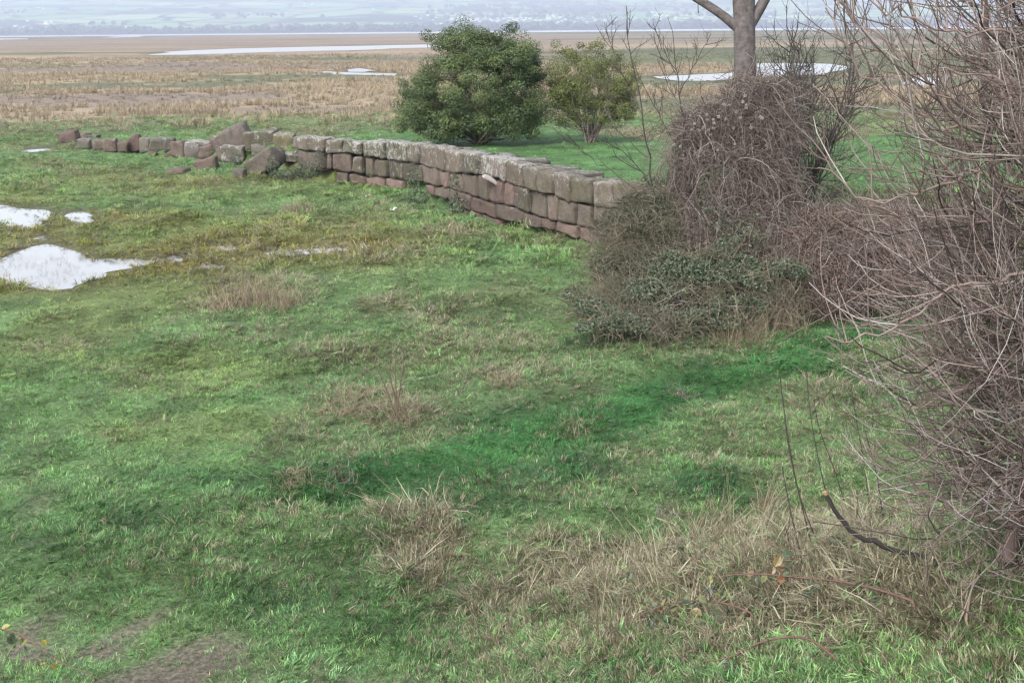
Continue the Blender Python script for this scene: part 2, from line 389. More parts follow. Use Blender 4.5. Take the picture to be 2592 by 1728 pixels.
def zval(Z, x, y):
    v = np.zeros(x.shape)
    for cx, cy, rx, ry, s in Z:
        k = (np.abs(x-cx) < rx*1.6) & (np.abs(y-cy) < ry*1.6)
        if k.any():
            d = np.sqrt(((x[k]-cx)/rx)**2 + ((y[k]-cy)/ry)**2)
            v[k] = np.maximum(v[k], s*(1-sstep(.55, 1.45, d)))
    return v
TRACK = np.array([at(*q)[:2] for q in ((780,1225),(1000,1190),(1200,1150),(1400,1100),(1600,1040),(1800,965),(1950,905),(2100,850),(2250,812))])
def sward(x, y):
    """tint, dry share, cover, height factor on the field and quay"""
    wx = x + (fbm(x, y, 1.1, 31)-.5)*1.0; wy = y + (fbm(x, y, 1.1, 41)-.5)*1.6
    zs, zo, zl, zv = zval(Z_STRAW, wx, wy), zval(Z_SOIL, wx, wy), zval(Z_LUSH, wx, wy), zval(Z_OLIVE, wx, wy)
    sd, A = line_sd(FRONT, FA, x, y); quay = sstep(.6, 1.4, sd)*sstep(0.4, .8, A[:, 0])*(y < 43-7.3*sstep(0, 6, x)+1.5)*np.where(A[:, 1] < 0, sstep(-.5, .3, sd), 1)
    bank = (line_sd(TOE, np.zeros((len(TOE), 1)), x, y)[0] < 0)
    n1 = fbm(x, y*.7, 2.2, 55); n2 = vnoise(x, y, .5, 61); n3 = fbm(x, y*.6, 5.0, 71)
    far = sstep(14, 30, y)
    lush = np.clip(zl + (n3-.5)*.9*(1-far*.5), 0, 1)
    ol = np.clip(zv*.9 + far*.35*sstep(.4, .7, n1) + (n1-.5)*.5, 0, 1)
    track = 1-sstep(.25, .85, np.abs(line_sd(TRACK, np.zeros((len(TRACK), 1)), wx*.5+x*.5, wy*.4+y*.6)[0]))
    lush = lush*(1-track); ol = ol*(1-track)
    t = G_MID + (G_LUSH-G_MID)*lush[:, None]; t = t + (np.array([.050, .158, .048])-t)*track[:, None]; t = t + (G_OLIVE-t)*ol[:, None]
    t = t + (G_LAWN-t)*(quay*.9)[:, None]
    n4 = vnoise(x, y, .23, 67); t = t*(0.50+.55*n2+.45*n4)[:, None]  # fine mottling of the tint stands in for small tussock shadows
    dry = .06 + .07*n1 + .16*sstep(.56, .80, n3) + .24*sstep(.60, .84, n1) + .25*sstep(.6, .9, n2)*sstep(.45, .6, n1)
    dry = (dry*(1-.55*lush) + zs*np.where(y > 10.2, .62, .85))*(1-.8*track)
    dry = dry + bank*.26*(1-track)*(1-quay)*(y < 17)*sstep(.3, .6, n1*.6+n2*.4)
    behind = sstep(43, 47, y)*(x < 4) + (x >= 4)*sstep(36, 38, y)
    dry = dry*(1-.75*quay) + behind*(.10+.65*sstep(.42, .62, fbm(x, y*1.6, 4, 91)))*np.where(x > 3, 1.25, .7)
    cov = np.clip(1-zo*1.05*sstep(.30, .58, n2*.5+n1*.4+zo*.25), 0.14, 1)
    hgt = .75 + .5*n1 + .25*zs - .55*quay - .25*lush*0 - .3*zo
    return t, np.clip(dry, 0, .96), cov, np.clip(hgt, .35, 2), zs, quay
TAN = np.array([.288, .234, .172]); BRN = np.array([.165, .134, .120]); MGRN = np.array([.082, .104, .056])
def marsh(x, y):
    """colours of the salt marsh: reed tan, mud brown and green by broad drifts"""
    yy = np.maximum(y, 20.0); X = x/yy*70; Y = np.log(yy)*75
    X = X + (fbm(X, Y, 6, 131)-.5)*10
    a = fbm(X, Y*1.6, 22, 101, 4); b_ = fbm(X+300, Y*1.9, 17, 113, 4); c = fbm(X, Y*1.5, 9, 127, 4)
    rt = sstep(-.05, .22, x/np.maximum(y, 1))
    g = sstep(.59-.15*rt, .71-.13*rt, b_); br = sstep(.58, .70, a)*(1-g)
    br = np.maximum(br, sstep(180, 420, y)*(.45+.5*fbm(X+90, Y*2, 12, 141)))
    t = TAN*(.78+.45*c)[:, None]
    t = t + (BRN*1.05-t)*(br*.8)[:, None]; t = t + (MGRN-t)*(g*.85)[:, None]
    return t, g, br

# ------------------------------------------------------------------ ground sheet
def axis(*seg):
    return np.unique(np.round(np.concatenate([np.arange(a, b, s) for a, b, s in seg]), 4))
gx = axis((-9500, -1500, 500), (-1500, -300, 40), (-300, -60, 4), (-60, -26, .8), (-26, 18, .24), (18, 60, .8), (60, 300, 4), (300, 1500, 40), (1500, 9501, 500))
gy = axis((-400, -20, 20), (-20, 2, .8), (2, 52, .24), (52, 130, .7), (130, 420, 3), (420, 3400, 30))
XX, YY = np.meshgrid(gx, gy); xf, yf = XX.ravel(), YY.ravel()
zf = H(xf, yf)
gc = np.zeros((len(xf), 3))
k = (yf < 70) & (np.abs(xf) < 80)
t, dry, cov, hg, zs, qy = sward(xf[k], yf[k])
gcol = (t*.52)*(1-dry*.6)[:, None] + np.array([.09, .075, .05])*(dry*.6)[:, None]  # ground colour darkened so the gaps between grass bunches look shaded
gcol = gcol*cov[:, None] + SOIL*(1-cov)[:, None]
gc[k] = gcol
tm, g_, b_ = marsh(xf, yf); mk = np.where(k, sstep(56, 66, yf), 1.0)[:, None]
gc = gc*(1-mk) + tm*mk*.9
wetk = pool_sd(xf, yf); gc = np.where((wetk < .45)[:, None], gc*.35+np.array([.10, .085, .06])*.5, gc)
nx, ny = len(gx), len(gy)
ii = (np.arange(ny-1)[:, None]*nx + np.arange(nx-1)[None]).ravel()
FG = np.stack([ii, ii+1, ii+nx+1, ii+nx], 1)
tag(link('ground', mesh('ground', np.stack([xf, yf, zf], 1), FG, M_GROUND, True, {'gcol': gc})), kind='structure')

# ------------------------------------------------------------------ water sheets
def sheet(name, P, z, mat):
    me = bpy.data.meshes.new(name); P = np.asarray(P)
    me.from_pydata([(float(a), float(b_), z) for a, b_ in P], [], [list(range(len(P)))]); me.materials.append(mat)
    if me.polygons[0].normal.z < 0: me.flip_normals()
    return tag(link(name, me), kind='structure')
for (P, nr), (L, _) in zip(POOLW, POOLS):
    c = P.mean(0)
    Q = np.concatenate([P[i]+(np.roll(P, -1, 0)[i]-P[i])[None]*np.linspace(0, 1, 4)[:3, None] for i in range(len(P))])
    if nr:
        e = nrm(np.roll(Q, -1, 0)-np.roll(Q, 1, 0)); nn = np.stack([e[:, 1], -e[:, 0]], 1)
        ar = np.sum(P[:, 0]*np.roll(P[:, 1], -1)-np.roll(P[:, 0], -1)*P[:, 1]); nn = nn*np.sign(ar)
        sheet('pool', Q+nn*.22, -.045, M_WATER)
    else:
        w_ = (np.stack([vnoise(Q[:, 0], Q[:, 1], 6, 5), vnoise(Q[:, 0], Q[:, 1], 6, 6)], 1)-.5)*c[1]*.012
        sheet('pool', Q+w_, -.03, M_WATERF)
sheet('estuary', [(-9000, 1750), (-2500, 1780), (-700, 1900), (0, 1750), (700, 1650), (2500, 1600), (9000, 1600), (9000, 3500), (-9000, 3500)], -.4, M_WATERF)
# ------------------------------------------------------------------ far hills across the estuary
def HH(x, y):
    s = sstep(0, 1, (y-3250)/4300)
    ridge = 205 + 90*(fbm(x, y*0+1, 2200, 201)-.4) + 25*(fbm(x, y, 500, 203)-.5)
    return -3 + 6*sstep(3150, 3300, y) + ridge*(.55*s+.45*np.clip((y-3250)/4300, 0, 1)) + 16*(fbm(x, y, 420, 205)-.5)*sstep(3300, 3800, y)
hx = np.arange(-6500, 6501, 60.0); hy = np.arange(3100, 8300, 60.0)
XH, YH = np.meshgrid(hx, hy); xh, yh = XH.ravel(), YH.ravel()
ii = (np.arange(len(hy)-1)[:, None]*len(hx) + np.arange(len(hx)-1)[None]).ravel()
def hillmat():
    mt, n, b = newmat('hill_fields'); geo = n.nodes.new('ShaderNodeNewGeometry')
    mp = n.nodes.new('ShaderNodeMapping'); mp.inputs['Scale'].default_value = (.0042, .0030, 0); mp.inputs['Rotation'].default_value = (0, 0, .3)
    n.links.new(geo.outputs['Position'], mp.inputs[0])
    ds = noise(n, .004, 2, .5, geo.outputs['Position'])
    ad = n.nodes.new('ShaderNodeVectorMath'); ad.operation = 'ADD'; n.links.new(mp.outputs[0], ad.inputs[0])
    sv = n.nodes.new('ShaderNodeVectorMath'); sv.operation = 'SCALE'; sv.inputs['Scale'].default_value = .7; n.links.new(ds.outputs['Color'], sv.inputs[0]); n.links.new(sv.outputs[0], ad.inputs[1])
    vo = n.nodes.new('ShaderNodeTexVoronoi'); vo.inputs['Scale'].default_value = 1.0; n.links.new(ad.outputs[0], vo.inputs['Vector'])
    ve = n.nodes.new('ShaderNodeTexVoronoi'); ve.feature = 'DISTANCE_TO_EDGE'; ve.inputs['Scale'].default_value = 1.0; n.links.new(ad.outputs[0], ve.inputs['Vector'])
    sp = n.nodes.new('ShaderNodeSeparateColor'); n.links.new(vo.outputs['Color'], sp.inputs[0])
    f = ramp(n, sp.outputs[0], [(0, (.10, .19, .07)), (.35, (.13, .21, .09)), (.6, (.17, .25, .11)), (.8, (.21, .26, .13)), (.9, (.15, .12, .09)), (1, (.13, .20, .08))])
    hd = ramp(n, ve.outputs['Distance'], [(.0, (.025, .03, .025)), (.035, (.03, .035, .03)), (.055, (1, 1, 1))])
    c = mix(n, 1.0, f.outputs[0], hd.outputs[0], 'MULTIPLY')
    mp2 = n.nodes.new('ShaderNodeMapping'); mp2.inputs['Scale'].default_value = (.0011, .0016, 0); n.links.new(geo.outputs['Position'], mp2.inputs[0])
    wn = noise(n, 1, 6, .62, mp2.outputs[0]); wr = ramp(n, wn.outputs['Fac'], [(.52, (0, 0, 0)), (.56, (1, 1, 1))])
    sx = n.nodes.new('ShaderNodeSeparateXYZ'); n.links.new(geo.outputs['Position'], sx.inputs[0])
    sh = n.nodes.new('ShaderNodeMapRange'); sh.inputs[1].default_value = 3900; sh.inputs[2].default_value = 3500; n.links.new(sx.outputs[1], sh.inputs[0])
    wf = mth(n, 'MAXIMUM', wr.outputs[0], sh.outputs[0])
    c = mix(n, wf, c, (.035, .032, .032))
    n.links.new(c, b.inputs['Base Color']); b.inputs['Roughness'].default_value = 1; b.inputs['Specular IOR Level'].default_value = 0
    return mt
M_HILL = hillmat()
tag(link('hills', mesh('hills', np.stack([xh, yh, HH(xh, yh)], 1), np.stack([ii, ii+1, ii+len(hx)+1, ii+len(hx)], 1), M_HILL, True)), kind='structure')
_tsh = np.geomspace(3150, 8200, 900)
def athill(px, py):
    d = ray(px, py); d = d/d[1]; P = CAM + _tsh[:, None]*d
    b_ = P[:, 2] < HH(P[:, 0], P[:, 1])
    return P[np.argmax(b_)] if b_.any() else None

# far woods: rounded crowns on the shore slope and in belts
def crowns(n, seed, size):
    r = np.random.default_rng(seed)
    x = r.uniform(-3200, 3200, n*4); y = r.uniform(3280, 5600, n*4)
    kk = ((fbm(x, y*1.4, 700, 301) > .55) | (y < 3650)) & (r.random(n*4) < np.where(y < 3650, 1, .6)); x, y = x[kk][:n], y[kk][:n]
    ico = np.array([(0, 0, 1), (.89, 0, .45), (.28, .85, .45), (-.72, .53, .45), (-.72, -.53, .45), (.28, -.85, .45), (.72, .53, -.45), (-.28, .85, -.45), (-.89, 0, -.45), (-.28, -.85, -.45), (.72, -.53, -.45), (0, 0, -1)])
    fi = np.array([(0,1,2),(0,2,3),(0,3,4),(0,4,5),(0,5,1),(1,6,2),(2,7,3),(3,8,4),(4,9,5),(5,10,1),(6,7,2),(7,8,3),(8,9,4),(9,10,5),(10,6,1),(11,7,6),(11,8,7),(11,9,8),(11,10,9),(11,6,10)])
    s = r.uniform(.6, 1.3, len(x))*size
    V = ico[None]*s[:, None, None]*np.array([1, 1, .8])*(1+.25*r.normal(size=(len(x), 12, 1))) + np.stack([x, y, HH(x, y)+s*.6], 1)[:, None]
    F = (fi[None]+np.arange(len(x))[:, None, None]*12).reshape(-1, 3)
    return V.reshape(-1, 3), F, {'rnd': np.repeat(r.random(len(x)), 12)}
M_WOOD = leafmat('far_wood', [(0, (.03, .035, .03)), (1, (.06, .055, .045))], .9, 0, 0)
V, Fc, A = crowns(2600, 5, 9)
tag(link('far_woodland', mesh('far_woodland', V, Fc, M_WOOD, False, A)), 'dark belts of woodland on the hazy hillside across the estuary', 'woodland', kind='stuff')

# houses on the far slope
mh, n_, b_h = newmat('house_white'); b_h.inputs['Base Color'].default_value = (.52, .52, .51, 1)
mr_, n_, b_r = newmat('house_slate'); b_r.inputs['Base Color'].default_value = (.30, .29, .30, 1)
def house_meshes():
    V = np.array([(-1, -.6, -.5), (1, -.6, -.5), (1, .6, -.5), (-1, .6, -.5), (-1, -.6, .6), (1, -.6, .6), (1, .6, .6), (-1, .6, .6), (-1, 0, 1.05), (1, 0, 1.05)], float)
    me = bpy.data.meshes.new('house_wall'); me.from_pydata(V.tolist(), [], [(0, 1, 5, 4), (1, 2, 6, 9, 5), (2, 3, 7, 6), (3, 0, 4, 8, 7)]); me.materials.append(mh)
    Rf = np.array([(-1.08, -.7, .53), (1.08, -.7, .53), (1.08, 0, 1.11), (-1.08, 0, 1.11), (1.08, .7, .53), (-1.08, .7, .53)], float)
    mr = bpy.data.meshes.new('house_roof'); mr.from_pydata(Rf.tolist(), [], [(0, 1, 2, 3), (3, 2, 4, 5)]); mr.materials.append(mr_)
    return me, mr
HW, HR = house_meshes()
r = np.random.default_rng(12)
hs_px = [(70,55,10,8),(40,68,12,8),(118,62,14,14),(130,58,9,9),(62,69,9,6),(300,74,11,8),(318,73,9,7),(345,73,10,8),(530,73,12,9),(545,74,10,7),(98,22,10,8),(110,23,9,8),(770,11,11,8),(790,12,10,8),(945,24,10,8),(300,2,10,8)]
special = len(hs_px)
for c_, n_h, sx_, sy_ in (((1160, 48), 46, 90, 13), ((1270, 52), 34, 60, 10), ((1420, 52), 36, 90, 11), ((1340, 40), 14, 60, 8), ((1700, 42), 22, 90, 10), ((2000, 42), 14, 120, 10), ((1560, 55), 12, 60, 6)):
    for _ in range(n_h):
        hs_px.append((c_[0]+r.normal()*sx_*.55, c_[1]+r.normal()*sy_*.6, r.uniform(6, 11), r.uniform(5, 8)))
for i, (px, py, wd, ht) in enumerate(hs_px):
    p = athill(px, min(max(py, 2), 71-(px-1296)*.0096))
    if p is None: continue
    p[2] = HH(p[0], p[1])
    if i == 2: lab, grp = 'largest white gabled house standing alone low on the hazy far hillside', None
    elif i < special: lab, grp = 'small white farmstead house set apart among far hazy hill fields', 'scattered white farm houses on the far hillside'
    else: lab, grp = 'tiny white house of the far town on the hazy hillside', 'white houses of the town across the estuary'
    h = thing('house', lab, 'house', p, grp); h.rotation_euler = (0, 0, r.uniform(-.5, .5)); h.scale = (wd*.5, wd*.5, ht*.62)
    for nm, me in (('wall', HW), ('roof', HR)):
        o = bpy.data.objects.new(nm, me); COL.objects.link(o); o.parent = h

# ------------------------------------------------------------------ sandstone blocks
def stonemat():
    mt, n, b = newmat('sandstone'); oi = n.nodes.new('ShaderNodeObjectInfo'); geo = n.nodes.new('ShaderNodeNewGeometry')
    off = n.nodes.new('ShaderNodeVectorMath'); off.operation = 'ADD'
    cr = n.nodes.new('ShaderNodeCombineXYZ'); n.links.new(mth(n, 'MULTIPLY', oi.outputs['Random'], 40.0), cr.inputs[0])
    n.links.new(geo.outputs['Position'], off.inputs[0]); n.links.new(cr.outputs[0], off.inputs[1]); P = off.outputs[0]
    n1 = noise(n, 5, 8, .7, P); n2 = noise(n, 28, 5, .7, P); n3 = noise(n, 6.5, 9, .80, P, .8); n4 = noise(n, 2.3, 6, .65, P)
    r1 = ramp(n, n1.outputs['Fac'], [(.25, (.62, .60, .58)), (.5, (1, 1, 1)), (.75, (1.3, 1.26, 1.22))])
    r2 = ramp(n, n2.outputs['Fac'], [(.3, (.75, .75, .75)), (.7, (1.2, 1.2, 1.2))])
    c = mix(n, 1.0, mix(n, 1.0, oi.outputs['Color'], r1.outputs[0], 'MULTIPLY'), r2.outputs[0], 'MULTIPLY')
    # dark weathering streaks
    mp = n.nodes.new('ShaderNodeMapping'); mp.inputs['Scale'].default_value = (5, 5, 1.2); n.links.new(P, mp.inputs[0])
    n5 = noise(n, 1, 6, .6, mp.outputs[0]); r5 = ramp(n, n5.outputs['Fac'], [(.56, (0, 0, 0)), (.70, (1, 1, 1))])
    c = mix(n, mth(n, 'MULTIPLY', r5.outputs[0], .6), c, (.045, .042, .042))
    # moss film and lichen crust, amount carried in the object's alpha
    sp = n.nodes.new('ShaderNodeSeparateXYZ'); n.links.new(geo.outputs['Normal'], sp.inputs[0])
    mo = ramp(n, n4.outputs['Fac'], [(.45, (0, 0, 0)), (.62, (1, 1, 1))])
    c = mix(n, mth(n, 'MULTIPLY', mth(n, 'MULTIPLY', mo.outputs[0], oi.outputs['Alpha']), .75), c, (.092, .088, .050))
    up = mth(n, 'MAXIMUM', mth(n, 'MULTIPLY', sp.outputs[2], .07), 0.0)
    th = mth(n, 'ADD', mth(n, 'ADD', n3.outputs['Fac'], mth(n, 'MULTIPLY', oi.outputs['Alpha'], .17)), up)
    li = ramp(n, th, [(.66, (0, 0, 0)), (.75, (1, 1, 1))])
    c = mix(n, mth(n, 'MULTIPLY', li.outputs[0], .85), c, mix(n, n2.outputs['Fac'], (.19, .195, .18), (.38, .38, .37)))
    n.links.new(c, b.inputs['Base Color']); b.inputs['Roughness'].default_value = .9; b.inputs['Specular IOR Level'].default_value = .25
    bp = n.nodes.new('ShaderNodeBump'); bp.inputs['Strength'].default_value = 1.0; bp.inputs['Distance'].default_value = .06
    ad = mth(n, 'ADD', n1.outputs['Fac'], mth(n, 'MULTIPLY', n2.outputs['Fac'], .4)); n.links.new(ad, bp.inputs['Height']); n.links.new(bp.outputs[0], b.inputs['Normal'])
    return mt
M_STONE = stonemat()
def boxgrid(nx=7, ny=4, nz=6):
    vs, fs, idx = [], [], {}
    def vid(i, j, k):
        if (i, j, k) not in idx: idx[(i, j, k)] = len(vs); vs.append((i/nx*2-1, j/ny*2-1, k/nz*2-1))
        return idx[(i, j, k)]
    for i in range(nx):
        for j in range(ny):
            fs.append([vid(i, j, 0), vid(i, j+1, 0), vid(i+1, j+1, 0), vid(i+1, j, 0)]); fs.append([vid(i, j, nz), vid(i+1, j, nz), vid(i+1, j+1, nz), vid(i, j+1, nz)])
    for i in range(nx):
        for k in range(nz):
            fs.append([vid(i, 0, k), vid(i+1, 0, k), vid(i+1, 0, k+1), vid(i, 0, k+1)]); fs.append([vid(i, ny, k), vid(i, ny, k+1), vid(i+1, ny, k+1), vid(i+1, ny, k)])
    for j in range(ny):
        for k in range(nz):
            fs.append([vid(0, j, k), vid(0, j, k+1), vid(0, j+1, k+1), vid(0, j+1, k)]); fs.append([vid(nx, j, k), vid(nx, j+1, k), vid(nx, j+1, k+1), vid(nx, j, k+1)])
    return np.array(vs), np.array(fs)
BG = boxgrid()
def n3d(P, s, seed):
    return (vnoise(P[:, 0]+P[:, 2]*.7, P[:, 1]-P[:, 2]*.6, s, seed)+vnoise(P[:, 2]+11, P[:, 0]*.8+P[:, 1]*.5, s, seed+3))/2-.5
def rounded(half, rad, seed, amp=.05):
    """unit box verts -> rounded, worn block with half sizes"""
    V, F = BG; half = np.asarray(half, float); s = np.sign(V)*np.abs(V)**.8; P = s*half
    r_ = min(rad, half.min()*.9); q = np.clip(P, -(half-r_), half-r_); d = P-q; L = np.linalg.norm(d, axis=1, keepdims=True)
    P = q + d/np.maximum(L, 1e-9)*np.minimum(L, r_)
    rr = np.random.default_rng(seed); o = rr.uniform(0, 90, 3)
    dv = np.stack([n3d(P+o+i*7, .28, seed+i) for i in range(3)], 1)*amp*2.2 + np.stack([n3d(P+o+i*9, .12, seed+i) for i in range(3)], 1)*amp*.8
    return P+dv, F
def lerp_table(T, x): return np.interp(x, [a for a, _ in T], [b for _, b in T])
WC3 = np.stack([WX, np.polyval(_k, WX)], 1)
def onwall(px, py, off=0.0):
    d = ray(px, py); c = WC3[:, 0]*d[1]-WC3[:, 1]*d[0]
    i = np.argmax(c[1:]*c[:-1] <= 0); f = c[i]/(c[i]-c[i+1]+1e-12)
    if not (c[1:]*c[:-1] <= 0).any(): i, f = (0, 0.0) if abs(c[0]) < abs(c[-1]) else (len(c)-2, 1.0)
    p = WC3[i]*(1-f)+WC3[i+1]*f; t = p[1]/d[1]
    tg = WC3[i+1]-WC3[i]; nb = np.array([-tg[1], tg[0]])/np.linalg.norm(tg)
    return np.array([p[0]+nb[0]*off, p[1]+nb[1]*off, ZC+t*d[2]]), nb
T_TOP = [(742,342),(867,353),(978,357),(1062,364),(1130,377),(1215,390),(1283,402),(1286,412),(1328,420),(1405,436),(1449,449),(1502,456),(1556,462),(1665,476)]
T_B1 = [(742,376),(780,383),(867,392),(922,397),(978,404),(1033,410),(1062,417),(1130,434),(1215,446),(1284,463),(1328,477),(1364,487),(1405,496),(1449,513),(1502,520),(1556,528),(1665,547)]
T_B2 = [(745,427),(839,432),(890,438),(920,446),(980,451),(1017,458),(1067,464),(1110,475),(1135,479),(1207,500),(1271,522),(1299,527),(1340,541),(1383,556),(1412,563),(1457,571),(1498,578),(1567,597),(1665,622)]
T_B3 = [(745,455),(1017,482),(1074,492),(1134,507),(1154,523),(1190,536),(1252,556),(1322,570),(1368,580),(1419,590),(1560,640),(1665,660)]
T_B4 = [(745,475),(1140,545),(1261,580),(1420,610),(1665,690)]
WALL = thing('quay_wall', 'ruined quay wall of large weathered red sandstone blocks in stepped courses', 'wall', (WC3[40, 0], WC3[40, 1], 0))
def course(xs, top, bot, depth, cols, alpha, seed, gap=2.1, proud=0.0):
    rr = np.random.default_rng(seed)
    for x0, x1 in xs:
        g = gap*rr.uniform(.7, 1.5); j = lambda a: rr.uniform(-a, a)
        c4 = [(x0+g, lerp_table(bot, x0)-g+j(1.5)), (x1-g, lerp_table(bot, x1)-g+j(1.5)), (x1-g, lerp_table(top, x1)+g*.4+j(2)), (x0+g, lerp_table(top, x0)+g*.4+j(2))]
        off = proud + j(.035)
        W4 = [onwall(a, b_, off) for a, b_ in c4]; nb = np.array([*W4[0][1], 0]); C = [w_[0] for w_ in W4]
        wd = np.linalg.norm(C[1]-C[0]); ht = np.linalg.norm(C[3]-C[0]); dp = depth*rr.uniform(.9, 1.15)
        P, F = rounded((wd/2, dp/2, ht/2), .034, seed*100+int(x0), .05)
        u = (P[:, 0]/wd+.5)[:, None]; v = (P[:, 2]/ht+.5)[:, None]; q = (P[:, 1]+dp/2)[:, None]
        Wd = (C[0]*(1-u)+C[1]*u)*(1-v) + (C[3]*(1-u)+C[2]*u)*v + nb*q
        o = link('stone_block', mesh('stone_block', Wd-np.array(WALL.location), F, M_STONE, True), WALL)
        c = np.array(cols[rr.integers(len(cols))])*rr.uniform(.36, .64); o.color = (*c, np.clip(alpha+rr.uniform(-.3, .35), 0, 1))
def prs(L): return list(zip(L[:-1], L[1:]))
C_TOP = [(.200, .172, .136), (.225, .185, .152), (.185, .162, .118), (.23, .182, .150)]
C_MID = [(.195, .150, .128), (.180, .145, .118), (.205, .152, .130), (.165, .138, .108)]
C_LOW = [(.245, .176, .150), (.23, .160, .136), (.215, .168, .142), (.205, .165, .135)]
course(prs([742,780,824,867,922,978,1033,1062,1130,1172,1215,1284]), T_TOP, T_B1, .6, C_TOP, 1.0, 1, proud=-.06)
course(prs([1284,1328,1364,1405,1449,1502,1556,1610,1668]), T_TOP, T_B1, .62, C_TOP, .6, 2, gap=1.6, proud=-.08)
course([(751,807)]+prs([824,839,890,920,945,980,1017,1067]), T_B1, T_B2, .9, C_MID, .45, 3)
course(prs([1067,1110,1135,1168,1207,1236,1271,1299]), T_B1, T_B2, .9, C_LOW, .15, 4)
course(prs([1299,1340,1383,1412,1457,1498,1530,1570,1615,1666]), T_B1, T_B2, .9, [(.185, .155, .125), (.22, .165, .140), (.20, .162, .138), (.23, .168, .144)], .3, 5)
course(prs([843,878,922,970,1016]), [(a, b_+1) for a, b_ in T_B2], T_B3, .85, C_LOW, .1, 6, proud=.05)
course(prs([1074,1097,1134,1154,1190,1252,1322,1368,1401,1460,1510,1570,1660]), T_B2, T_B3, .9, C_LOW, .05, 7)
course(prs([1151,1180,1210,1261]), T_B3, T_B4, .9, C_LOW, .05, 8, proud=.06)
# worn capping slabs lying flush with the turf behind the front course
rr = np.random.default_rng(77)
for px, py, wpx, dpm in ((985,351,60,.55),(1085,356,70,.6),(1165,366,75,.7),(1235,378,70,.8),(1305,389,80,.8),(1375,404,80,.7),(1440,424,60,.5),(900,346,50,.5)):
    p, nb = onwall(px, lerp_table(T_TOP, px), 1.0); z = p[2]
    P, F = rounded((wpx*p[1]/F_PX*.62, dpm*.6, .10), .04, int(px), .03)
    a = math.atan2(-nb[0], nb[1])+rr.uniform(-.06, .06); ca, sa = math.cos(a), math.sin(a)
    Wd = np.stack([P[:, 0]*ca-P[:, 1]*sa+p[0], P[:, 0]*sa+P[:, 1]*ca+p[1], P[:, 2]+z-.23], 1)
    o = link('capping_slab', mesh('capping_slab', Wd-np.array(WALL.location), F, M_STONE, True), WALL); o.color = (.115, .105, .092, .6)
# pale wedge of broken stone stuck in the open joint
p, nb = onwall(1248, 454, -.07)
P, F = rounded((.20, .10, .055), .04, 5, .05); a = .6
mw, n_, bw = newmat('fresh_stone'); bw.inputs['Base Color'].default_value = (.62, .52, .48, 1)
nz = noise(n_, 20, 4); rp_ = ramp(n_, nz.outputs['Fac'], [(.3, (.16, .13, .12)), (.6, (.33, .29, .28))]); n_.links.new(rp_.outputs[0], bw.inputs['Base Color'])
Wd = np.stack([P[:, 0]*math.cos(a)+P[:, 2]*math.sin(a), P[:, 1], -P[:, 0]*math.sin(a)+P[:, 2]*math.cos(a)], 1)+p
o = link('stone_wedge', mesh('stone_wedge', Wd-np.array(WALL.location), F, mw, True), WALL); o['label'] = 'pale freshly broken stone wedge in the joint'

# tumbled blocks beyond the standing courses
RED, GRY, OLV = (.195, .142, .122), (.185, .165, .145), (.165, .150, .108)
ROWL, ROWG = 'greyish weathered sandstone block in the low collapsed row beyond the standing wall', 'greyish blocks of the low collapsed row'
ROWR, ROWS = 'reddish weathered sandstone block in the low collapsed row beyond the standing wall', 'reddish blocks of the low collapsed row'
RUBL, RUBG = 'small red sandstone rubble piece in the grass at the foot of the collapsed row', 'rubble pieces below the collapsed row'
FALL = [ # x0,x1,y0,y1, tilt, colour, lichen, label, group, depth shift
 (144,194,334,364,.18,RED,.2,'reddish wedge block at the far tip of the collapsed wall',None,0),
 (190,226,340,356,-.05,RED,.3,'flat slab lying behind the reddish wedge block at the wall tip',None,.6),
 (215,248,341,358,.0,GRY,.5,ROWL,ROWG,.8),(195,235,353,380,0,GRY,.5,ROWL,ROWG,0),(232,265,352,381,.03,RED,.6,ROWR,ROWS,0),(262,296,353,386,0,RED,.4,ROWR,ROWS,0),(293,324,360,387,0,RED,.4,ROWR,ROWS,0),
 (318,361,341,390,.38,(.14,.092,.08),0,'dark red block standing tilted on its edge in the collapsed row',None,0),
 (355,384,353,387,.02,GRY,.4,ROWL,ROWG,0),(380,417,351,386,-.03,GRY,.5,ROWL,ROWG,0),(411,439,351,386,0,GRY,.6,ROWL,ROWG,0),(435,471,357,398,.02,RED,.4,ROWR,ROWS,-.1),
 (468,537,359,375,-.02,GRY,.9,'pale lichened flat slab capping the collapsed row beside the tall leaning slab',None,.1),(469,506,366,403,0,GRY,.5,ROWL,ROWG,-.1),(503,540,369,403,0,RED,.3,ROWR,ROWS,-.1),
 (530,638,316,402,.42,(.185,.152,.135),.35,'tallest leaning grey brown slab of the collapsed wall',None,.2),(560,619,370,411,0,GRY,.85,'pale lichen topped block in front of the tall leaning slab',None,-.3),
 (616,700,333,376,.12,OLV,.55,'big greenish block perched on rubble next to the standing courses',None,.2),(637,686,369,400,-.2,GRY,.4,'rounded block wedged under the big greenish perched block',None,0),
 (697,746,337,384,-.08,(.185,.165,.095),.7,'yellow lichened block at the broken end of the standing courses',None,.1),
 (620,716,383,446,.50,(.175,.148,.124),.45,'long fallen slab sloping into the ivy below the broken wall end',None,-.9),(705,757,387,412,.15,GRY,.8,'white lichened stone leaning on the long fallen slab',None,-.3),
 (588,621,430,452,.1,GRY,.3,RUBL,RUBG,0),(494,546,403,432,.25,RED,.1,RUBL,RUBG,0),(422,470,427,442,.05,RED,.1,RUBL,RUBG,0),(378,402,384,396,0,RED,.1,RUBL,RUBG,0),(415,437,387,399,0,RED,.1,RUBL,RUBG,0),
 (1505,1580,668,716,.05,(.15,.125,.112),.1,'brown weathered boulder lying in the grass at the foot of the brambles',None,0)]
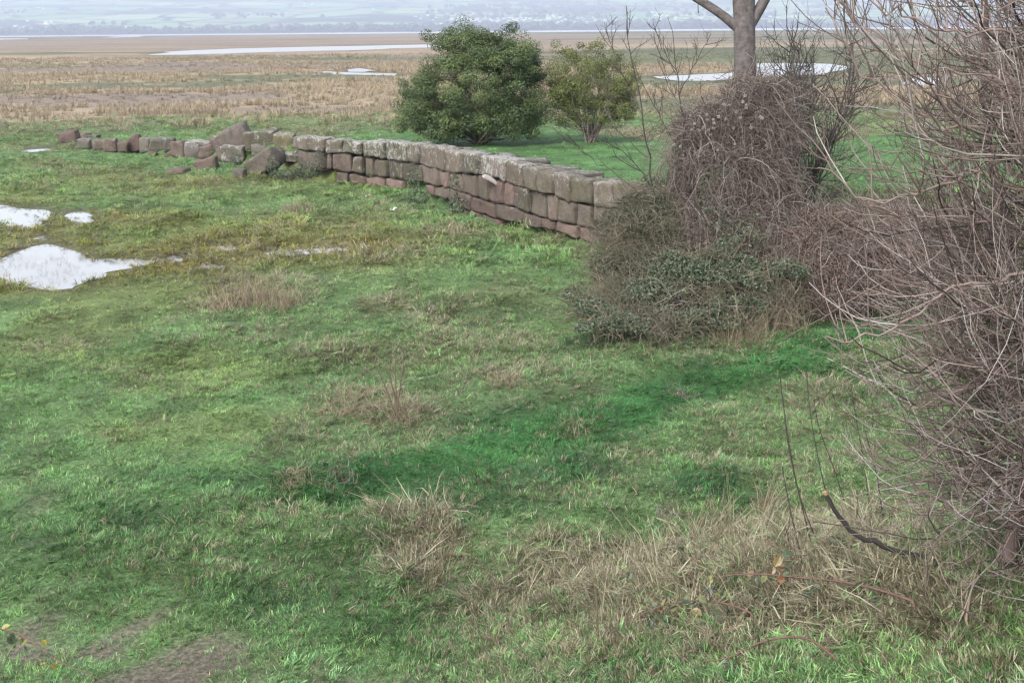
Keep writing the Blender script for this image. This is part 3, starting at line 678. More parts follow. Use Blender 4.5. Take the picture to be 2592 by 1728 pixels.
for i, (x0, x1, y0, y1, tl, c, al, lab, grp, dsh) in enumerate(FALL):
    g = at((x0+x1)/2, y1-2); y = g[1]+dsh
    c0 = aty((x0+x1)/2, (y0+y1)/2, y); s = y/F_PX*1.02
    wd, ht = (x1-x0)*s, (y1-y0)*s/math.cos(PITCH*.4)
    if abs(tl) > .3: wd, ht = wd*.86, ht*.72
    dp = min(max(wd, ht)*.8, 1.1); P, F = rounded((wd/2, dp/2, ht/2), .06, 900+i, .075)
    rr = np.random.default_rng(i); yaw = rr.uniform(-.35, .2)
    tl = -tl
    X = P[:, 0]*math.cos(tl)+P[:, 2]*math.sin(tl); Z = -P[:, 0]*math.sin(tl)+P[:, 2]*math.cos(tl); Y = P[:, 1]
    Wd = np.stack([X*math.cos(yaw)-Y*math.sin(yaw), X*math.sin(yaw)+Y*math.cos(yaw), Z], 1)
    gz = H(c0[0], y+dp*.3)
    zc = c0[2]
    lowest = zc+Wd[:, 2].min()
    if lowest > gz-.03 and dsh == 0: zc -= lowest-(gz-.06)
    o = link('fallen_block' if 'ubble' not in lab else 'stone_rubble', mesh('fallen_block', Wd, F, M_STONE, True)); o.location = (c0[0], y+dp*.3, zc); o.color = (*(np.array(c)*rr.uniform(.46, .68)), al)
    tag(o, lab, 'stone', grp)

# ------------------------------------------------------------------ grass scatter
PROTO = bpy.data.collections.new('tuft_shapes')
def tuft(name, nb, rad, h, wdt, lean, curl, seed, K=4):
    r = np.random.default_rng(seed)
    nc = max(nb//7, 3); ci = r.integers(0, nc, nb)            # blades stand in small bunches
    a = r.uniform(0, 2*np.pi, nc); q = np.sqrt(r.random(nc))*rad
    st = np.stack([np.cos(a)*q, np.sin(a)*q, np.full(nc, -.02)], 1)[ci]; st[:, :2] += r.normal(0, rad*.09, (nb, 2))
    crnd = (r.permutation(nc)+r.random(nc))/nc; brnd = np.clip(crnd[ci]+r.normal(0, .07, nb), .002, .998)
    az = (a + r.normal(0, .9, nc))[ci] + r.normal(0, .45, nb); a = a[ci]; l = np.abs(r.normal(lean, lean*.5, nb))
    d = np.stack([np.cos(az)*np.sin(l), np.sin(az)*np.sin(l), np.cos(l)], 1)
    L = h*r.uniform(.5, 1.5, nc)[ci]*r.uniform(.75, 1.2, nb)
    P = np.empty((nb, K, 3)); P[:, 0] = st; dd = d.copy(); cu = curl*r.uniform(.3, 1.6, nb)
    for k in range(1, K):
        dd = nrm(dd + np.stack([np.cos(az)*cu*.5, np.sin(az)*cu*.5, -cu*.75], 1)*(k/(K-1))*.8 + r.normal(0, .08, (nb, 3)))
        P[:, k] = P[:, k-1]+dd*(L/(K-1))[:, None]
    P[:, :, 2] = np.maximum(P[:, :, 2], -.02+.03*np.arange(K)[None]/K)
    side = nrm(np.stack([-np.sin(az+r.normal(0, .6, nb)), np.cos(az), r.normal(0, .3, nb)], 1))
    wk = (wdt*r.uniform(.6, 1.3, nb))[:, None]*np.array([.8, 1, .75, .12][:K] if K == 4 else np.linspace(1, .1, K))[None]
    V = np.stack([P-side[:, None]*wk[..., None]*.5, P+side[:, None]*wk[..., None]*.5], 2).reshape(-1, 3)
    i = (np.arange(nb)[:, None]*K*2 + np.arange(K-1)[None]*2).ravel()
    F = np.stack([i, i+1, i+3, i+2], 1)
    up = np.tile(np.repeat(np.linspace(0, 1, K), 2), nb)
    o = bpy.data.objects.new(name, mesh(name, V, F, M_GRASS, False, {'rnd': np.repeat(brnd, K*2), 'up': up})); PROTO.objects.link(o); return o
NT = []
def addt(*a, **k): tuft(*a, **k); NT.append(a[0])
# index order is alphabetical in the collection: names carry it
for v in range(4): addt('a_turf%d' % v, 120, .17, .042, .0042, .8, .6, 10+v)          # 0-3 short turf
for v in range(3): addt('b_sward%d' % v, 100, .18, .080, .0045, .85, .8, 20+v)            # 4-6 longer lodged sward
for v in range(3): addt('c_tussock%d' % v, 120, .17, .15, .0045, .85, .95, 30+v)        # 7-9 tussock
for v in range(3): addt('d_far%d' % v, 110, .34, .09, .009, .85, .5, 40+v)               # 10-12 coarse turf for the far field
for v in range(3): addt('e_reed%d' % v, 95, .62, .46, .021, .35, .3, 50+v)              # 13-15 reed clump
for v in range(2): addt('f_stalk%d' % v, 14, .18, .28, .0042, .4, .3, 60+v)             # 16-17 upright dead stalks
def scatter(name, P, rot, scl, var, tint, dry, label, cat):
    me = bpy.data.meshes.new(name); me.vertices.add(len(P)); me.vertices.foreach_set('co', np.asarray(P, np.float32).ravel())
    for an, av in (('rot', rot), ('tint', tint)):
        me.attributes.new(an, 'FLOAT_VECTOR', 'POINT').data.foreach_set('vector', np.asarray(av, np.float32).ravel())
    for an, av in (('scl', scl), ('dry', dry)):
        me.attributes.new(an, 'FLOAT', 'POINT').data.foreach_set('value', np.asarray(av, np.float32))
    me.attributes.new('var', 'INT', 'POINT').data.foreach_set('value', np.asarray(var, np.int32))
    o = link(name, me); tag(o, label, cat, kind='stuff')
    ng = bpy.data.node_groups.new(name, 'GeometryNodeTree')
    ng.interface.new_socket('Geometry', in_out='INPUT', socket_type='NodeSocketGeometry'); ng.interface.new_socket('Geometry', in_out='OUTPUT', socket_type='NodeSocketGeometry')
    N, Lk = ng.nodes, ng.links
    gi = N.new('NodeGroupInput'); go = N.new('NodeGroupOutput'); ip = N.new('GeometryNodeInstanceOnPoints'); ci = N.new('GeometryNodeCollectionInfo')
    ci.inputs['Collection'].default_value = PROTO; ci.inputs['Separate Children'].default_value = True; ci.inputs['Reset Children'].default_value = True
    def na(nm, ty):
        x = N.new('GeometryNodeInputNamedAttribute'); x.data_type = ty; x.inputs['Name'].default_value = nm; return x.outputs[0]
    m2p = N.new('GeometryNodeMeshToPoints')
    Lk.new(gi.outputs[0], m2p.inputs[0]); Lk.new(m2p.outputs[0], ip.inputs['Points']); Lk.new(ci.outputs[0], ip.inputs['Instance']); ip.inputs['Pick Instance'].default_value = True
    Lk.new(na('var', 'INT'), ip.inputs['Instance Index']); Lk.new(na('rot', 'FLOAT_VECTOR'), ip.inputs['Rotation']); Lk.new(na('scl', 'FLOAT'), ip.inputs['Scale'])
    Lk.new(ip.outputs[0], go.inputs[0])
    md = o.modifiers.new('scatter', 'NODES'); md.node_group = ng
    return o
def polar(n, r0, r1, a, r, pw=1.0):
    """n points in a sector, density falling as r**-pw"""
    e = 2-pw; rr_ = (r.random(n)*(r1**e-r0**e)+r0**e)**(1/e); th = r.uniform(-a, a, n)
    return rr_*np.sin(th), rr_*np.cos(th)
def slope_rot(x, y, r, tilt=.2):
    e = .25; dzx = (H(x+e, y)-H(x-e, y))/(2*e); dzy = (H(x, y+e)-H(x, y-e))/(2*e)
    return np.stack([np.clip(dzy, -.8, .8)*.7+r.normal(0, tilt, len(x)), np.clip(-dzx, -.8, .8)*.7+r.normal(0, tilt, len(x)), r.uniform(0, 6.28, len(x))], 1)
def field(name, n, r0, r1, pw, seed, kinds, label, mode):
    r = np.random.default_rng(seed)
    n = int(n*42/31); x, y = polar(n, r0, r1, R(42), r, pw)
    t, dry, cov, hg, zs, qy = sward(x, y); ps = pool_sd(x, y)
    sd, A = line_sd(FRONT, FA, x, y); wall = (A[:, 1] > 0) & (sd > -.05) & (sd < .48) & (A[:, 0] > .2)
    kp = (r.random(n) < cov) & (ps > .12+.2*r.random(n)) & ~wall
    if mode == 'straw': kp &= r.random(n) < np.clip(zs*1.5-.45+.8*(fbm(x, y, .8, 77)-.5), 0, 1)*(1-qy)*np.where(y > 10.2, .55, .8)
    if mode == 'long': kp &= r.random(n) < np.clip(.25+zs+.9*(fbm(x, y, .9, 88)-.5)*2, 0, 1)*(1-.9*qy)
    x, y, t, dry, hg, zs, qy, ps = x[kp], y[kp], t[kp], dry[kp], hg[kp], zs[kp], qy[kp], ps[kp]
    z = H(x, y); m_ = len(x); lo, hi = kinds
    s = hg*r.uniform(.6, 1.4, m_)
    t = t*np.exp(r.normal(0, .20, (m_, 1)))*np.exp(r.normal(0, .07, (m_, 3)))  # tint varies per tuft; the darker tufts put clump shadows into the colour
    dry = np.clip(dry + np.where(r.random(m_) < .13, r.uniform(.2, .6, m_), 0)*(1-.6*qy), 0, .96)
    if mode == 'straw': dry = np.clip(dry+.35, 0, .95)
    dry = np.where(ps < 1.0, np.maximum(dry, .25), dry); t = np.where((ps < 1.0)[:, None], t*np.array([.95, .78, .6]), t)
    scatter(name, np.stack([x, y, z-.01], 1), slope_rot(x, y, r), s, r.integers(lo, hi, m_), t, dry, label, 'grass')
    return m_
cnt = [field('grass', 20000, 3.6, 17, 1.0, 1, (0, 4), 'short green turf covering the near field', 'turf'),
 field('grass', 22000, 15, 34, .9, 2, (0, 4), 'green turf of the middle field below the wall', 'turf'),
 field('grass', 21000, 22, 66, .5, 3, (10, 13), 'olive green turf of the far field and quay top', 'turf'),
 field('grass', 16000, 4, 34, .7, 4, (4, 7), 'longer lodged grass lying over the turf', 'long'),
 field('grass', 8000, 4, 32, .8, 5, (7, 10), 'straw coloured dead grass tussocks across the field', 'straw'),
 field('grass', 900, 4, 15, .8, 6, (16, 18), 'upright dead grass stalks among the straw tussocks', 'straw')]
# reeds on the marsh
r = np.random.default_rng(31)
x, y = polar(20000, 56, 230, R(30), r, 1.0)
t, g, br = marsh(x, y); ps = pool_sd(x, y)
kp = (ps > .25) & (r.random(len(x)) < (1-.75*g)*(1-.55*br)*sstep(54, 64, y)+.03) & ~((y < 66) & (r.random(len(x)) < .5))
x, y, t, g, br = x[kp], y[kp], t[kp], g[kp], br[kp]
scatter('reeds', np.stack([x, y, H(x, y)], 1), np.stack([r.normal(0, .06, len(x)), r.normal(0, .06, len(x)), r.uniform(0, 6.28, len(x))], 1),
        r.uniform(.5, 1.0, len(x))*(1-.5*np.maximum(g, br))*np.clip(.55+.45*fbm(x, y*2, 12, 7)*1.6, .4, 1.2), r.integers(13, 16, len(x)), t*1.15, .25*(1-g), 'tan reeds and dead marsh grass out to the estuary', 'reeds')
# stems standing in the largest pool
P0 = POOLW[7][0]; lo, hi = P0.min(0), P0.max(0); x = r.uniform(lo[0], hi[0], 900); y = r.uniform(lo[1], hi[1], 900)
kp = (poly_sd(P0, x, y) < -.1) & (fbm(x, y, 1.2, 8) > .44); x, y = x[kp][:260], y[kp][:260]
scatter('pool_stems', np.stack([x, y, np.full(len(x), -.12)], 1), np.stack([r.normal(0, .1, len(x)), r.normal(0, .1, len(x)), r.uniform(0, 6.28, len(x))], 1), r.uniform(.25, .6, len(x)), r.integers(16, 18, len(x)), np.tile([[.10, .10, .06]], (len(x), 1)), np.full(len(x), .3), 'thin dead stems standing in the largest pool', 'stems')
#VEG-BEGIN
# ------------------------------------------------------------------ plants
def blob(px, py, rx, ry, y, dy):
    c = aty(px, py, y); return c, np.array([rx*y/F_PX, dy, ry*y/F_PX])
def fill(blobs, n, r, shell=0.0, top=-9):
    """random points in ellipsoids (shell -> biased to the surface), and outward normals"""
    vol = np.array([b[1].prod() for b in blobs])**.8; w_ = r.choice(len(blobs), n, p=vol/vol.sum())
    u = sph(n, r); u[:, 2] = np.where(u[:, 2] < top, -u[:, 2], u[:, 2]); q = r.random(n)**(1/3); q = q*(1-shell)+(.8+.25*r.random(n))*shell
    C = np.array([b[0] for b in blobs])[w_]; Rd = np.array([b[1] for b in blobs])[w_]
    P = C + u*q[:, None]*Rd; return P, nrm(u/Rd)
def onground(P, lift=.02):
    g = H(P[..., 0], P[..., 1])+lift; P[..., 2] = np.maximum(P[..., 2], g); return P
def base_at(px, py, y):
    p = aty(px, py, y); return np.array([p[0], p[1], H(p[0], p[1])])

M_TWIG = barkmat('twig_bark', [(0, (.060, .045, .040)), (.5, (.115, .090, .080)), (.85, (.19, .155, .14)), (1, (.27, .235, .22))], 30)
M_TWIGR = barkmat('shrub_bark', [(0, (.045, .034, .030)), (.25, (.11, .080, .068)), (.5, (.17, .124, .110)), (.7, (.215, .168, .150)), (.88, (.245, .212, .200)), (1, (.34, .31, .30))], 22)
M_DARKTW = barkmat('dark_twig', [(0, (.035, .030, .028)), (1, (.09, .075, .065))], 30)
M_TRUNK = barkmat('tree_bark', [(0, (.105, .092, .088)), (1, (.105, .092, .088))], 11, .9, 1.0)
M_VINE = barkmat('vine_stem', [(0, (.07, .052, .045)), (.45, (.135, .105, .09)), (.8, (.21, .18, .16)), (1, (.32, .285, .26))], 30)
M_DEADLF = leafmat('dead_leaf', [(0, (.045, .033, .028)), (.5, (.10, .072, .060)), (.85, (.155, .115, .095)), (1, (.24, .19, .16))], .8, .1, .2)
M_RUSSET = leafmat('russet_leaf', [(0, (.045, .029, .024)), (.5, (.11, .070, .056)), (.85, (.165, .115, .094)), (1, (.25, .19, .16))], .8, .1, .2)
M_EVER = leafmat('evergreen_leaf', [(0, (.024, .042, .016)), (.45, (.052, .082, .026)), (.8, (.092, .128, .036)), (1, (.16, .185, .056))], .45, .2, .4)
M_YEL = leafmat('yellow_green_leaf', [(0, (.046, .058, .02)), (.5, (.098, .118, .036)), (.85, (.16, .175, .05)), (1, (.24, .235, .08))], .5, .25, .35)
M_BRAM = leafmat('bramble_leaf', [(0, (.028, .042, .024)), (.5, (.066, .094, .052)), (.85, (.125, .155, .10)), (1, (.22, .22, .14))], .5, .18, .35)
M_DULL = leafmat('dull_scrub_leaf', [(0, (.022, .028, .016)), (.5, (.050, .058, .034)), (1, (.115, .118, .078))], .6, .1, .3)
M_DRYG = barkmat('green_cane', [(0, (.06, .055, .035)), (.6, (.12, .11, .07)), (1, (.22, .19, .14))], 30)
M_FLUFF = leafmat('seed_fluff', [(0, (.26, .245, .235)), (1, (.50, .48, .47))], .9, .3, .1)
M_DRY = leafmat('dry_stem', [(0, (.13, .095, .065)), (.5, (.23, .175, .12)), (1, (.36, .30, .21))], .6, .1, .3)

# --- the two evergreen bushes on the quay
def bush(label, px, py, y, blobs_px, nclump, nleaf, lsize, mat, seed, stem_n, stem_r, crad, hollow=.5):
    r = np.random.default_rng(seed); b0 = base_at(px, py, y); t = thing('bush', label, 'bush', b0)
    B = [blob(*b_) for b_ in blobs_px]
    C, N = fill(B, nclump, r, hollow, -2); k_ = r.random(nclump) < .16; C[k_] += N[k_]*r.uniform(.08, .32, (k_.sum(), 1)); C = onground(C, .12)
    # stems reach out to the clumps
    sel = C[r.choice(nclump, stem_n, replace=stem_n > nclump)]; st = b0+np.c_[r.normal(0, .09, (stem_n, 2)), np.zeros(stem_n)]
    K = 7; f = np.linspace(0, 1, K)[None, :, None]; mid = (st+sel)/2+np.c_[(b0-sel)[:, :2]*.12, np.abs((sel-b0)[:, 2:3])*.0]
    P = (1-f)**2*st[:, None]+2*f*(1-f)*mid[:, None]+f*f*sel[:, None]; P[:, 1:-1] += r.normal(0, .03, (stem_n, K-2, 3))
    part('stems', tubes(P, taper(stem_n, K, stem_r, .006, .3, r), 5, r.random(stem_n)), M_TWIG, t, kind='stuff')
    n = nclump*nleaf; ci = np.repeat(np.arange(nclump), nleaf); cr = crad*r.uniform(.6, 1.35, nclump)
    u = sph(n, r); q = (.35+.65*r.random(n)**.5); Pl = C[ci]+u*(q*cr[ci])[:, None]*np.array([1, 1, .75])
    nn = nrm(u*.6+N[ci]*.5+r.normal(0, .5, (n, 3))+[0, 0, .35])
    tone = np.clip(r.random(nclump)[ci]*.45 + r.random(n)*.55 + .12*u[:, 2], 0, 1)
    Pl = onground(Pl, .03)
    part('foliage', leaves(Pl, nn, lsize, .6, r, rnd=tone), mat, t, False)
    return t
YB = 36.6
bush('large dark evergreen bush growing on the quay top', 1215, 352, YB,
     [(1215,215,150,120,YB,1.9),(1120,260,100,80,YB,1.5),(1300,250,90,90,YB,1.5),(1170,130,75,55,YB,1.2),(1240,120,90,55,YB,1.2),(1290,160,80,60,YB,1.2),(1060,270,50,45,YB,1),(1330,180,45,50,YB,1),(1220,305,165,45,YB,1.6),(1130,335,90,22,YB-.5,.9),(1270,335,90,22,YB-.5,.9),(1050,300,45,40,YB,.9),(1110,90,30,25,YB,.5),(1350,120,25,20,YB,.4),(1130,320,60,25,YB-.6,.7)],
     460, 330, .050, M_EVER, 3, 40, .03, .30, .60)
bush('smaller yellow green bush with open fanned stems on the quay top', 1497, 349, YB,
     [(1495,185,100,70,YB,1.2),(1430,175,50,55,YB,.9),(1560,185,60,55,YB,.9),(1425,260,40,50,YB,.8),(1575,255,40,50,YB,.7),(1470,250,75,45,YB,.9),(1550,240,50,45,YB,.8),(1430,230,40,40,YB,.7),(1480,140,50,28,YB,.6),(1450,310,40,16,YB,.5),(1580,200,25,40,YB,.5),(1500,285,75,30,YB,.8),(1425,215,45,60,YB,.8),(1590,225,30,55,YB,.6),(1500,240,90,50,YB,1)],
     300, 150, .046, M_YEL, 8, 60, .014, .24, .3)

# --- the tall tree behind the vine tangle
r = np.random.default_rng(42); YT = 20.6
tb = base_at(1884, 520, YT); TREE = thing('tree', 'bare grey tree with forked trunk rising out of the vine tangle', 'tree', tb)
def pathpx(L, y, K=None):
    """smooth path through (px, py[, dy]) points at depth y"""
    P = np.array([aty(q[0], q[1], y+(q[2] if len(q) > 2 else 0)) for q in L]); K = K or len(L)*3
    s = np.r_[0, np.cumsum(np.linalg.norm(np.diff(P, axis=0), axis=1))]; u = np.linspace(0, s[-1], K)
    Q = np.stack([np.interp(u, s, P[:, i]) for i in range(3)], 1)
    for _ in range(2): Q[1:-1] = (Q[:-2]+2*Q[1:-1]+Q[2:])/4
    return Q
trk = pathpx([(1882,640),(1884,420),(1886,260),(1886,170),(1886,90),(1884,30),(1880,-60),(1868,-260),(1880,-500),(1870,-760)], YT, 26); trk[0, 2] = tb[2]-.2
s_ = np.linspace(0, 1, 26); rt = np.interp(s_, [0, .3, .42, .50, .56, .64, 1], [.25, .185, .175, .19, .165, .145, .05])
u_ = np.linspace(0, 1, 90); trk2 = np.stack([np.interp(u_, s_, trk[:, i]) for i in range(3)], 1)
V, Fq, A = tubes(trk2[None], np.interp(u_, s_, rt)[None], 22, np.array([.5]))
nv = np.repeat(trk2, 22, 0); dv = V-nv; ang = np.arctan2(dv[:, 1], dv[:, 0])
V = nv + dv*(1+.10*(fbm(ang*1.5+9, V[:, 2], .5, 4)-.5)+.10*(fbm(ang*3+3, V[:, 2]*.45, .16, 6)-.5))[:, None]
part('trunk', (V, Fq, A), M_TRUNK, TREE)
limbs = [([(1886,92),(1860,62),(1830,38),(1800,18),(1755,-8),(1700,-40),(1640,-150),(1600,-320)], .085), ([(1888,80),(1910,45),(1930,12),(1950,-25),(1990,-120),(2060,-300),(2080,-460)], .10), ([(1880,-200),(1930,-280),(1990,-420),(2020,-560)], .06), ([(1872,-330),(1820,-430),(1790,-560),(1740,-700)], .055)]
LP = []
for L, r0 in limbs:
    p = pathpx(L, YT, 16); LP.append(p); part('limb', tubes(p[None], np.linspace(r0, .03, 16)[None], 9, np.array([.5])), M_TRUNK, TREE)
LPA = np.array(LP); p, tg, fr = branchpts(np.concatenate([LPA, trk[None, -16:]]), 9, .3, 1, r); p = p[p[:, 2] > ZC+.55]; n = len(p)
b1 = grow(p, r.normal(size=(n, 3))+[0, 0, .9], r.uniform(.6, 1.5, n), 7, (0, 0, 1), .3, .5, 1, r); p, tg, fr = branchpts(b1, 6, .2, 1, r)
b2 = grow(p, tg+r.normal(0, .6, (len(p), 3)), r.uniform(.2, .7, len(p)), 5, (0, 0, 1), .2, .5, 1, r)
part('branches', join([tubes(b1, taper(n, 7, .022, .006, .3, r), 5), tubes(b2, taper(len(p), 5, .007, .003, .3, r), 3)]), M_TWIG, TREE)
dl = pathpx([(1768,0),(1766,18),(1768,34)], YT, 5); part('broken_twig', tubes(dl[None], np.full((1, 5), .008), 4, np.array([.2])), M_DARKTW, TREE)

# --- vine tangle round the tree foot
VB = [blob(1890,245,70,60,20.2,.5), blob(1800,330,90,70,20,.6), blob(1880,330,110,90,20.2,.8), blob(1955,350,80,110,20.3,.7), blob(1850,450,150,110,19.7,.9), blob(1730,430,40,120,19.6,.4), blob(1850,580,150,110,19.2,.9), blob(1960,520,70,120,19.6,.7), blob(1800,650,130,80,18.6,.7), blob(1930,660,100,90,18.6,.7), blob(1745,330,45,45,20,.4), blob(1960,250,40,50,20.6,.4)]
VINE = thing('vine_tangle', 'tall brown tangle of leafless climbing vine with white seed heads round the tree', 'vine', base_at(1830, 800, 18.0))
r = np.random.default_rng(5)
P, N = fill(VB, 2800, r, .6, -.2); d = N*.35+r.normal(0, .45, P.shape)+[0, 0, -.25]
hang = grow(P, d, r.uniform(.3, 1.2, len(P)), 8, (0, 0, -1), r.uniform(.6, 3.0, len(P)), .6, .5, r); hang = onground(hang)
part('stems', tubes(hang, taper(len(P), 8, .0048, .0022, .4, r), 3, r.random(len(P))**1.4), M_VINE, VINE, kind='stuff')
P, N = fill(VB, 16000, r, .75); tw = grow(P, sph(len(P), r)+N*.4, r.uniform(.10, .34, len(P)), 4, (0, 0, -1), .5, .7, 1, r)
part('twigs', tubes(onground(tw), taper(len(P), 4, .0034, .0018, .4, r), 3, r.random(len(P))), M_VINE, VINE, kind='stuff')
P, N = fill(VB, 46000, r, .55); part('dead_leaves', leaves(onground(P), sph(len(P), r)+[0, 0, .4], .036, .6, r, rnd=np.clip(r.random(len(P))*.7+.3*(fbm(P[:, 0], P[:, 2], .4, 3)), 0, 1)), M_DEADLF, VINE, False, 'stuff')
P, N = fill(VB, 420, r, .9); cn = grow(P, N*.8+r.normal(0, .4, P.shape)+[0, 0, .5], r.uniform(.25, .95, len(P)), 8, (0, 0, -1), r.uniform(.0, 1.3, len(P)), .5, 1, r)
q, tg, fr = branchpts(cn, 4, .3, 1, r); c2 = grow(q, tg*.6+r.normal(0, .5, q.shape), r.uniform(.06, .25, len(q)), 4, (0, 0, 1), .2, .5, 1, r)
part('canes', join([tubes(onground(cn), taper(len(P), 8, .0055, .0022, .4, r), 4, r.random(len(P))), tubes(onground(c2), taper(len(q), 4, .0026, .0016, .3, r), 3)]), M_VINE, VINE, kind='stuff')
# seed heads: little balls of silky plumes
fp = [(1700,285),(1708,300),(1760,318),(1775,322),(1790,330),(1800,322),(1805,300),(1815,290),(1835,270),(1850,268),(1862,285),(1878,255),(1890,262),(1897,275),(1920,298),(1902,312),(1800,340),(1793,292),(1830,262),(1880,245),(1930,295),(1768,330),(1710,365),(1716,372),(1822,385),(1775,395),(1860,370),(1945,368),(1745,300),(1783,308),(1755,325),(1840,300),(1812,310),(1870,300),(1850,320)]
heads = []
for px, py in fp:
    px += r.normal()*4; py += r.normal()*4; d = ray(px, py); best = 1e9
    for c, rad in VB:
        o_ = (CAM-c)/rad; v_ = d/rad; a_ = v_@v_; bb = o_@v_; cc = o_@o_-1.05; dsc = bb*bb-a_*cc
        if dsc > 0: best = min(best, (-bb-math.sqrt(dsc))/a_)
    if best > 1e8: continue
    c = CAM+d*best; n = 70; u = sph(n, r); heads.append(leaves(c+u*.016, np.cross(u, sph(n, r)), .034*r.uniform(.6, 1.3), .3, r))
for q in heads: part('seed_head', q, M_FLUFF, VINE, False)

# --- hawthorn standing behind the tangle, right of the trunk
def thicket(name, label, cat, px, py, y, nst, spread, L, sub, mat, seed, r0=.02, lean=(0, 0, 0), sub2=5, up=.5, wd=.2, jit=.35, r1=.0045):
    r = np.random.default_rng(seed); b0 = base_at(px, py, y); t = thing(name, label, cat, b0)
    st = b0+np.c_[r.normal(0, wd, (nst, 2)), np.full(nst, -.03)]
    d = np.c_[r.normal(0, spread, (nst, 2)), np.ones(nst)]+lean
    s1 = grow(st, d, L*r.uniform(.65, 1.1, nst), 10, (0, 0, 1), up*.5, jit, 1, r)
    p, tg, fr = branchpts(s1, sub, .18, 1, r); n = len(p)
    s2 = grow(p, tg*.8+r.normal(0, .55, (n, 3)), L*.32*r.uniform(.4, 1.1, n)*(1.2-fr*.6), 6, (0, 0, 1), up, jit*1.3, 1, r)
    p2, tg2, fr2 = branchpts(s2, sub2, .2, 1, r); m_ = len(p2)
    s3 = grow(p2, tg2*.6+r.normal(0, .6, (m_, 3)), L*.10*r.uniform(.4, 1.2, m_), 4, (0, 0, 1), up, jit*1.3, 1, r)
    part('stems', tubes(s1, taper(nst, 10, r0, .006, .3, r), 6), mat, t)
    part('twigs', join([tubes(onground(s2), taper(n, 6, r1*1.7, .003, .3, r), 4), tubes(onground(s3), taper(m_, 4, r1*.8, .0018, .3, r), 3)]), mat, t)
    return t
thicket('hawthorn', 'dark twiggy upright hawthorn standing close behind the forked tree', 'shrub', 2008, 500, 21.6, 20, .10, 4.1, 20, M_DARKTW, 4, .022, (-.03, 0, 0), 7, .6, .2, .35, .0065)
thicket('bare_bush', 'pale brown bare bush leaning out of the vine tangle above the lawn', 'shrub', 2000, 560, 20.4, 9, .14, 2.0, 12, M_TWIG, 14, .016, (.05, 0, 0), 5)
thicket('low_bare_bush', 'low sparse bare bush at the far edge of the lawn', 'shrub', 2120, 345, 35.2, 8, .6, 1.1, 8, M_TWIG, 24, .012, (0, 0, 0), 4)
# --- two slim saplings leaning from the wall top, left of the tangle
def sapling(label, stems, y, seed, nsub=9):
    r = np.random.default_rng(seed); b0 = aty(*stems[0][0][0][:2], y); t = thing('sapling', label, 'sapling', (b0[0], b0[1], H(b0[0], b0[1])))
    for L, r0 in stems:
        p = pathpx(L, y, 14); p[0, 2] = max(min(p[0, 2], H(p[0, 0], p[0, 1])), H(p[0, 0], p[0, 1])-.05) if L is stems[0][0] else p[0, 2]
        p[1:-1] += r.normal(0, .012, (12, 3)); part('stem', tubes(p[None], np.linspace(r0, .004, 14)[None], 6), M_DARKTW, t)
        q, tg, fr = branchpts(p[None], nsub, .2, 1, r); n = len(q)
        s2 = grow(q, tg*.9+r.normal(0, .5, (n, 3))+[0, 0, .15], r.uniform(.25, .8, n)*(1.15-fr*.7), 7, (0, 0, 1), .35, .4, 1, r)
        p2, tg2, f2 = branchpts(s2, 6, .2, 1, r); s3 = grow(p2, tg2*.7+r.normal(0, .5, (len(p2), 3)), r.uniform(.05, .22, len(p2)), 4, (0, 0, 1), .3, .4, 1, r)
        part('twigs', join([tubes(s2, taper(n, 7, .006, .0028, .3, r), 4), tubes(s3, taper(len(p2), 4, .0032, .0018, .3, r), 3)]), M_DARKTW, t, kind='stuff')
sapling('slim dark sapling with a single straight leader at the wall end', [([(1662,560),(1652,450),(1640,400),(1624,275),(1608,192),(1588,110),(1585,15)], .018), ([(1655,480),(1600,400),(1520,350),(1440,322)], .010), ([(1650,520),(1560,440),(1490,400),(1430,340)], .009), ([(1625,290),(1580,200),(1548,120),(1535,60)], .008), ([(1640,400),(1560,330),(1530,240),(1500,180)], .008)], 19.6, 3, 7)
sapling('slim dark sapling with spreading forks beside the vine tangle', [([(1752,540),(1738,400),(1726,275),(1712,192),(1706,80),(1690,45)], .017), ([(1735,400),(1690,330),(1640,240),(1600,150)], .011), ([(1718,240),(1760,160),(1800,85)], .008), ([(1712,190),(1680,130),(1655,70)], .008), ([(1725,280),(1690,200),(1665,120)], .007)], 19.9, 4, 7)
# --- arching bare branches over the wall
r = np.random.default_rng(9)

